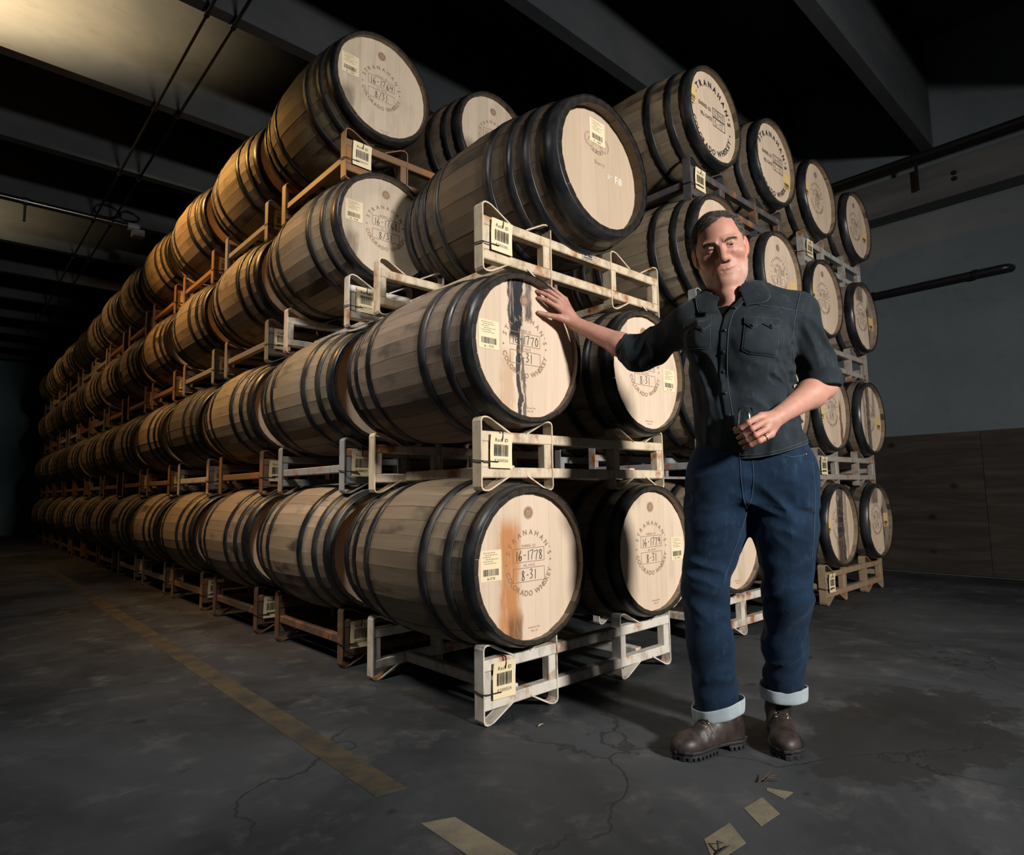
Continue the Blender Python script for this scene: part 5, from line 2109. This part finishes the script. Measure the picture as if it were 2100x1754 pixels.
# ------------------------------------------------------------------ jeans
LEG_L = [A3(0.028, 0.0, 0.86), A3(0.004, 0.010, 0.70), A3(-0.043, 0.032, 0.50), A3(-0.034, 0.022, 0.32), A3(-0.020, 0.022, 0.10)]
LEG_R = [A3(0.202, 0.0, 0.86), A3(0.212, 0.010, 0.70), A3(0.211, 0.025, 0.49), A3(0.196, -0.02, 0.32), A3(0.186, -0.072, 0.140)]
RL_ = [0.112, 0.098, 0.074, 0.0715, 0.0690]
RR_ = [0.112, 0.100, 0.072, 0.066, 0.0600]
TU_L, TU_R = 0.0745, 0.0655


def leg(p, pts, rs):
    d = chain(p, pts, rs, 0.025)
    return d


def f_jeans(p):
    hip = loft(p, [(0.77, 0.118, 0.0, 0.185, 0.112), (0.84, 0.120, 0.0, 0.192, 0.122), (0.90, 0.122, 0.0, 0.185, 0.116), (0.965, 0.122, 0.0, 0.170, 0.108)], 2.3)
    lg = np.minimum(leg(p, LEG_L, RL_), leg(p, LEG_R, RR_))
    d = smin(hip, smin(leg(p, LEG_L, RL_), leg(p, LEG_R, RR_), 0.018), 0.045)
    # creases: crotch whiskers, behind-the-knee breaks, ankle stacking
    d = d - 0.013 * win(p, (0.03, 0.07, 0.76), (0.16, 0.16, 0.14)) * ridge(p, (0.95, 0.1, 0.28), 24, 0.16)
    d = d - 0.010 * win(p, (0.20, 0.07, 0.74), (0.14, 0.16, 0.15)) * ridge(p, (0.75, 0.1, -0.45), 22, 0.2)
    for c in ((-0.043, 0.05, 0.50), (0.205, 0.05, 0.47)):
        d = d - 0.0125 * win(p, c, (0.13, 0.14, 0.13)) * ridge(p, (0.80, 0.2, 0.45 if c[0] > 0 else -0.3), 22, 0.22)
    for c in ((-0.02, 0.04, 0.20), (0.19, -0.02, 0.24)):
        d = d - 0.0125 * np.clip((p[:, 2] - 0.155) / 0.04, 0, 1) * win(p, c, (0.13, 0.14, 0.15)) * ridge(p, (0.85, 0.2, 0.35), 24, 0.28)
    d = d - 0.003 * np.clip((p[:, 2] - 0.18) / 0.04, 0, 1) * ridge(p, (0.1, 0.1, 1), 14, 0.3)
    cutL = (0.098 + 0.28 * (p[:, 0] + 0.02)) - p[:, 2]
    cutR = 0.138 - p[:, 2]
    d = np.maximum(d, np.where(p[:, 0] < 0.09, cutL, cutR))
    # hollow hems
    d = smax(d, -cap(p, LEG_L[-1] + A3(0, 0, 0.05), LEG_L[-1] - A3(0, 0, 0.1), 0.056), 0.003)
    d = smax(d, -cap(p, LEG_R[-1] + A3(0, 0, 0.05), LEG_R[-1] - A3(0, 0, 0.1), 0.050), 0.003)
    return d


jV, jF = sdf_mesh(f_jeans, (-0.16, -0.19, 0.05), (0.35, 0.18, 0.98), 0.0042)
jV = smooth_sel(jV, jF, 1, 0.5)
JEANS = ob('jeans', np_mesh('jeans', jV, jF, M['jeans']), PERSON)
JEANS['label'] = 'indigo blue jeans with turned-up hems'
# fly, pocket seam, side seam
M['jstitch'] = plain('jeans_stitch', (0.045, 0.075, 0.105), 0.8)
seam('fly_seam', [(0.084, 0.925), (0.084, 0.85), (0.088, 0.79), (0.098, 0.75)], JEANS, M['jstitch'], 0.0009, f_jeans)
seam('fly_seam', [(0.122, 0.925), (0.121, 0.84), (0.112, 0.785), (0.098, 0.757)], JEANS, M['jstitch'], 0.0008, f_jeans)
seam('pocket_seam', [(0.190, 0.938), (0.205, 0.922), (0.235, 0.914), (0.268, 0.918), (0.282, 0.926)], JEANS, M['jstitch'], 0.0009, f_jeans)
seam('side_seam', [(0.298, 0.90), (0.303, 0.80), (0.293, 0.70), (0.280, 0.60)], JEANS, M['jstitch'], 0.0009, f_jeans)
seam('inseam', [(0.098, 0.745), (0.078, 0.68), (0.045, 0.60), (0.016, 0.52)], JEANS, M['jstitch'], 0.0011, f_jeans)
P = drape([(0.281, 0.9225)], f_jeans, off=0.0015)[0]
b = MB()
b.lathe([(0.0001, -0.002), (0.0022, -0.0015), (0.0036, 0.0), (0.0036, 0.002)], 12, 'Y')
ob('rivet', b.mesh('rivet', plain('copper_rivet', (0.5, 0.2, 0.09), 0.35, 1.0)), JEANS, (P[0], -P[1], P[2]))


def turnup(pts, rad, z0s, h, nm):
    """fold-back hem ring: pale reverse of the denim"""
    c = pts[-1]
    n = 56
    V = []
    for i in range(n):
        a = 2 * pi * i / n
        x, f = cos(a), sin(a)
        zz = z0s(x)
        wob = 0.0022 * sin(3 * a + 1.0) + 0.0015 * sin(7 * a)
        rr = rad + wob
        for (o_, z_) in ((0.000, 0.002), (0.003, -0.001), (0.0065, 0.002), (0.0085, h * 0.35), (0.0095, h * 0.8), (0.010, h), (0.0085, h + 0.0015), (0.002, h - 0.001), (-0.002, h * 0.5)):
            V.append((c[0] + (rr + o_) * x, c[1] + (rr + o_) * f * 1.02, zz + z_ + (0.003 * sin(2 * a + 0.7) if z_ > h * 0.7 else 0)))
    m = 9
    F = [(i * m + j, ((i + 1) % n) * m + j, ((i + 1) % n) * m + (j + 1) % m, i * m + (j + 1) % m) for i in range(n) for j in range(m)]
    o = ob('turned_hem', np_mesh('turned_hem', np.array(V), np.array(F), M['jeans_in']), JEANS)
    o['label'] = 'pale turned-up hem'
    mo = o.modifiers.new('s', 'SUBSURF')
    mo.levels = mo.render_levels = 1
    return o


turnup(LEG_L, TU_L - 0.001, lambda x: 0.092 + 0.020 * x, 0.042, 'l')
turnup(LEG_R, TU_R - 0.001, lambda x: 0.130 + 0.003 * abs(x), 0.042, 'r')

# ------------------------------------------------------------------ boots
k = NT('worn_boot_leather')
v_ = k.coord((1, 1, 1), False)
n1 = k.noise(v_, 22, 5, 0.65)
n2 = k.noise(v_, 240, 3, 0.6)
c_ = k.mix(k.mapr(n1, 0.35, 0.7), (0.017, 0.013, 0.012), (0.040, 0.026, 0.021))
c_ = k.mix(k.math('MULTIPLY', k.mapr(n2, 0.6, 0.75), 0.3), c_, (0.08, 0.06, 0.05))
k.set(Base_Color=c_, Roughness=k.mapr(n1, 0.3, 0.7, 0.40, 0.58), Specular_IOR_Level=0.35)
k.bump(k.math('ADD', n1, k.math('MULTIPLY', n2, 0.3)), 0.3, 0.003)
M['leather'] = k.m
M['sole'] = plain('black_lug_rubber', (0.012, 0.012, 0.013), 0.6)
M['eyelet'] = plain('brass_eyelet', (0.75, 0.66, 0.5), 0.25, 1.0)
M['lace'] = plain('black_lace', (0.015, 0.014, 0.014), 0.8)


def boot(toe, heel, ankle, mirror, label):
    toe, heel = A3(*toe, 0), A3(*heel, 0)
    ax = toe - heel
    L = np.linalg.norm(ax)
    ax /= L
    sd = A3(ax[1], -ax[0], 0) * 1.0          # to the wearer's right in plan
    Rm = np.stack([sd, ax, A3(0, 0, 1)], 1)

    def loc(p):
        return (p - heel) @ Rm             # (side, along, up) from the heel back

    def glob(q):
        return heel + np.asarray(q, float) @ Rm.T
    S = L / 0.29
    an = loc(np.array([ankle]))[0]

    def foot2d(q, grow=0.0):
        s, t = q[:, 0], q[:, 1]
        bend = 0.006 * mirror * np.sin(np.clip(t / L, 0, 1) * pi)
        w_ = np.interp(t / L, [0, 0.04, 0.12, 0.3, 0.45, 0.62, 0.76, 0.88, 0.96, 1.0], [0.010, 0.024, 0.033, 0.031, 0.032, 0.042, 0.0475, 0.043, 0.027, 0.006]) + grow
        dd = np.abs(s + bend) - w_
        return np.maximum(dd * 0.9, np.maximum(-t - grow, t - L - grow))

    def f_upper(p):
        q = loc(p)
        d = None
        vamp = ell(q, (0, L * 0.73, 0.034), (0.0415, 0.078, 0.038))
        mid_ = ell(q, (0, L * 0.47, 0.048), (0.0355, 0.082, 0.052))
        hl = ell(q, (0, L * 0.17, 0.055), (0.0345, 0.048, 0.062))
        toe_ = ell(q, (0, L * 0.845, 0.036), (0.0395, 0.040, 0.029))
        d = smin(smin(vamp, mid_, 0.022), smin(hl, toe_, 0.01), 0.022)
        a = A3(0, L * 0.27, 0.09)
        top = A3(an[0], an[1], 0.215)
        q2 = q.copy()
        sh = cap(q2, a, top, 0.038, 0.046)
        d = smin(d, sh, 0.025)
        d = smax(d, q[:, 2] - 0.205, 0.003)
        d = smax(d, 0.020 - q[:, 2], 0.003)
        # quarter edge over the vamp, toe crease
        d = d - 0.0022 * np.clip((L * 0.585 - q[:, 1] - 0.25 * np.abs(q[:, 0])) / 0.004, 0, 1) * (q[:, 2] > 0.03)
        d = d - 0.0018 * win(q, (0, L * 0.62, 0.07), (0.06, 0.05, 0.04)) * vnoise(q * A3(0.4, 1.6, 1), 90)
        return d

    def f_sole(p):
        q = loc(p)
        z = q[:, 2]
        welt = np.maximum(foot2d(q, 0.0075), np.abs(z - 0.0255) - 0.0045)
        midl = np.maximum(foot2d(q, 0.002), np.abs(z - 0.0165) - 0.0085)
        lug = np.maximum(foot2d(q, 0.003), np.abs(z - 0.0065) - 0.0065)
        arch = np.maximum(np.abs(q[:, 1] - L * 0.375) - L * 0.085, z - 0.019)
        d = np.minimum(welt, np.minimum(midl, lug))
        d = np.maximum(d, -arch)
        cut = np.abs(((q[:, 1] / 0.017) % 1.0) - 0.5) * 0.017 - 0.0032
        edge = -foot2d(q, 0.003) - 0.011
        d = np.maximum(d, -np.maximum(np.maximum(cut, z - 0.0105), edge))
        return d - 0.0006
    lo = np.minimum(toe, heel) - A3(0.07, 0.07, 0.0)
    hi = np.maximum(toe, heel) + A3(0.07, 0.07, 0.23)
    lo[2] = -0.004
    V, F = sdf_mesh(f_upper, lo, hi, 0.003)
    o = ob('boot', np_mesh('boot', V, F, M['leather']), PERSON)
    o['label'] = label
    V, F = sdf_mesh(f_sole, lo, A3(hi[0], hi[1], 0.04), 0.0022, 1.2)
    ob('sole', np_mesh('sole', V, F, M['sole']), o)
    # lacing up the instep
    def surf(s, t):
        zs = np.linspace(0.20, 0.02, 120)
        P = np.array([glob((s, t, z)) for z in zs])
        d = f_upper(P)
        i = int(np.argmax(d < 0))
        return glob((s, t, zs[i])), i
    rows = np.linspace(0.60, 0.40, 5)
    prev = None
    EY = []
    for t_ in rows:
        pr = []
        for s in (-1, 1):
            p_, i = surf(0.0165 * s, L * t_)
            e = 0.002
            g = np.array([f_upper(np.array([p_ + np.eye(3)[j] * e]))[0] - f_upper(np.array([p_ - np.eye(3)[j] * e]))[0] for j in range(3)])
            g /= np.linalg.norm(g)
            pr.append((p_ + g * 0.0015, g))
        EY.append(pr)
    for pr in EY:
        for p_, g in pr:
            b = MB()
            n_ = Vector((g[0], -g[1], g[2]))
            a_ = n_.orthogonal().normalized()
            c2 = n_.cross(a_)
            b.tube([Vector((p_[0], -p_[1], p_[2])) + (a_ * cos(q_) + c2 * sin(q_)) * 0.0036 for q_ in np.linspace(0, 2 * pi, 14, endpoint=False)], 0.0014, 6, closed=True)
            ob('eyelet', b.mesh('eyelet', M['eyelet']), o)
    b = MB()

    def run(p0, p1):
        (a0, g0), (a1, g1) = p0, p1
        pts = []
        for s in np.linspace(0, 1, 6):
            x = a0 * (1 - s) + a1 * s + (g0 + g1) / 2 * (0.003 + 0.006 * sin(pi * s))
            pts.append((x[0], -x[1], x[2]))
        b.tube(pts, 0.0019, 6)
    run(EY[0][0], EY[0][1])
    for i in range(len(EY) - 1):
        run(EY[i][0], EY[i + 1][1])
        run(EY[i][1], EY[i + 1][0])
    ob('lace', b.mesh('lace', M['lace']), o)
    return o


boot((-0.150, 0.172), (0.050, -0.002), A3(-0.012, 0.028, 0.12), 1, 'dark brown laced boot turned to the side')
boot((0.178, 0.092), (0.170, -0.195), A3(0.180, -0.085, 0.12), -1, 'dark brown laced boot pointing at the camera')

# finger ring
b = MB()
K, Pp, T = [np.asarray(v) for v in FING_R[3]]
c0_ = K * 0.45 + Pp * 0.55
ax_ = Vector(((Pp - K)[0], -(Pp - K)[1], (Pp - K)[2])).normalized()
a_ = ax_.orthogonal().normalized()
c2 = ax_.cross(a_)
b.tube([Vector((c0_[0], -c0_[1], c0_[2])) + (a_ * cos(q_) + c2 * sin(q_)) * 0.0108 for q_ in np.linspace(0, 2 * pi, 20, endpoint=False)], 0.0017, 6, closed=True)
rg = ob('finger_ring', b.mesh('finger_ring', plain('gold', (0.8, 0.5, 0.18), 0.2, 1.0)), PERSON)
rg['label'] = 'gold ring on the finger'

# ------------------------------------------------------------------ the tasting glass in his left hand
gl = NT('clear_glass')
gl.set(Base_Color=(1, 1, 1, 1), Roughness=0.0, IOR=1.45, Transmission_Weight=1.0)
loc_g = Vector((0.1045, -0.186, 0.958))
wg = Matrix.Translation((0.48, -0.65, 0)) @ Matrix.Rotation(math.atan2(-0.86791, 0.49672), 4, 'Z') @ loc_g
GL = empty('tasting_glass', wg, 'small clear tasting glass held in the man\'s left hand', 'glass')
b = MB()
outer = [(0.0001, 0.0), (0.017, 0.0), (0.0175, 0.004), (0.012, 0.010), (0.012, 0.016), (0.020, 0.024), (0.0275, 0.036), (0.0290, 0.048), (0.0262, 0.066), (0.0225, 0.088), (0.0210, 0.106)]
inner = [(0.0198, 0.1065), (0.0188, 0.105), (0.0206, 0.088), (0.0243, 0.066), (0.0270, 0.048), (0.0255, 0.036), (0.018, 0.0265), (0.0001, 0.0235)]
b.lathe(outer + inner, 40, 'Z')
ob('glass_bowl', b.mesh('glass_bowl', gl.m), GL)
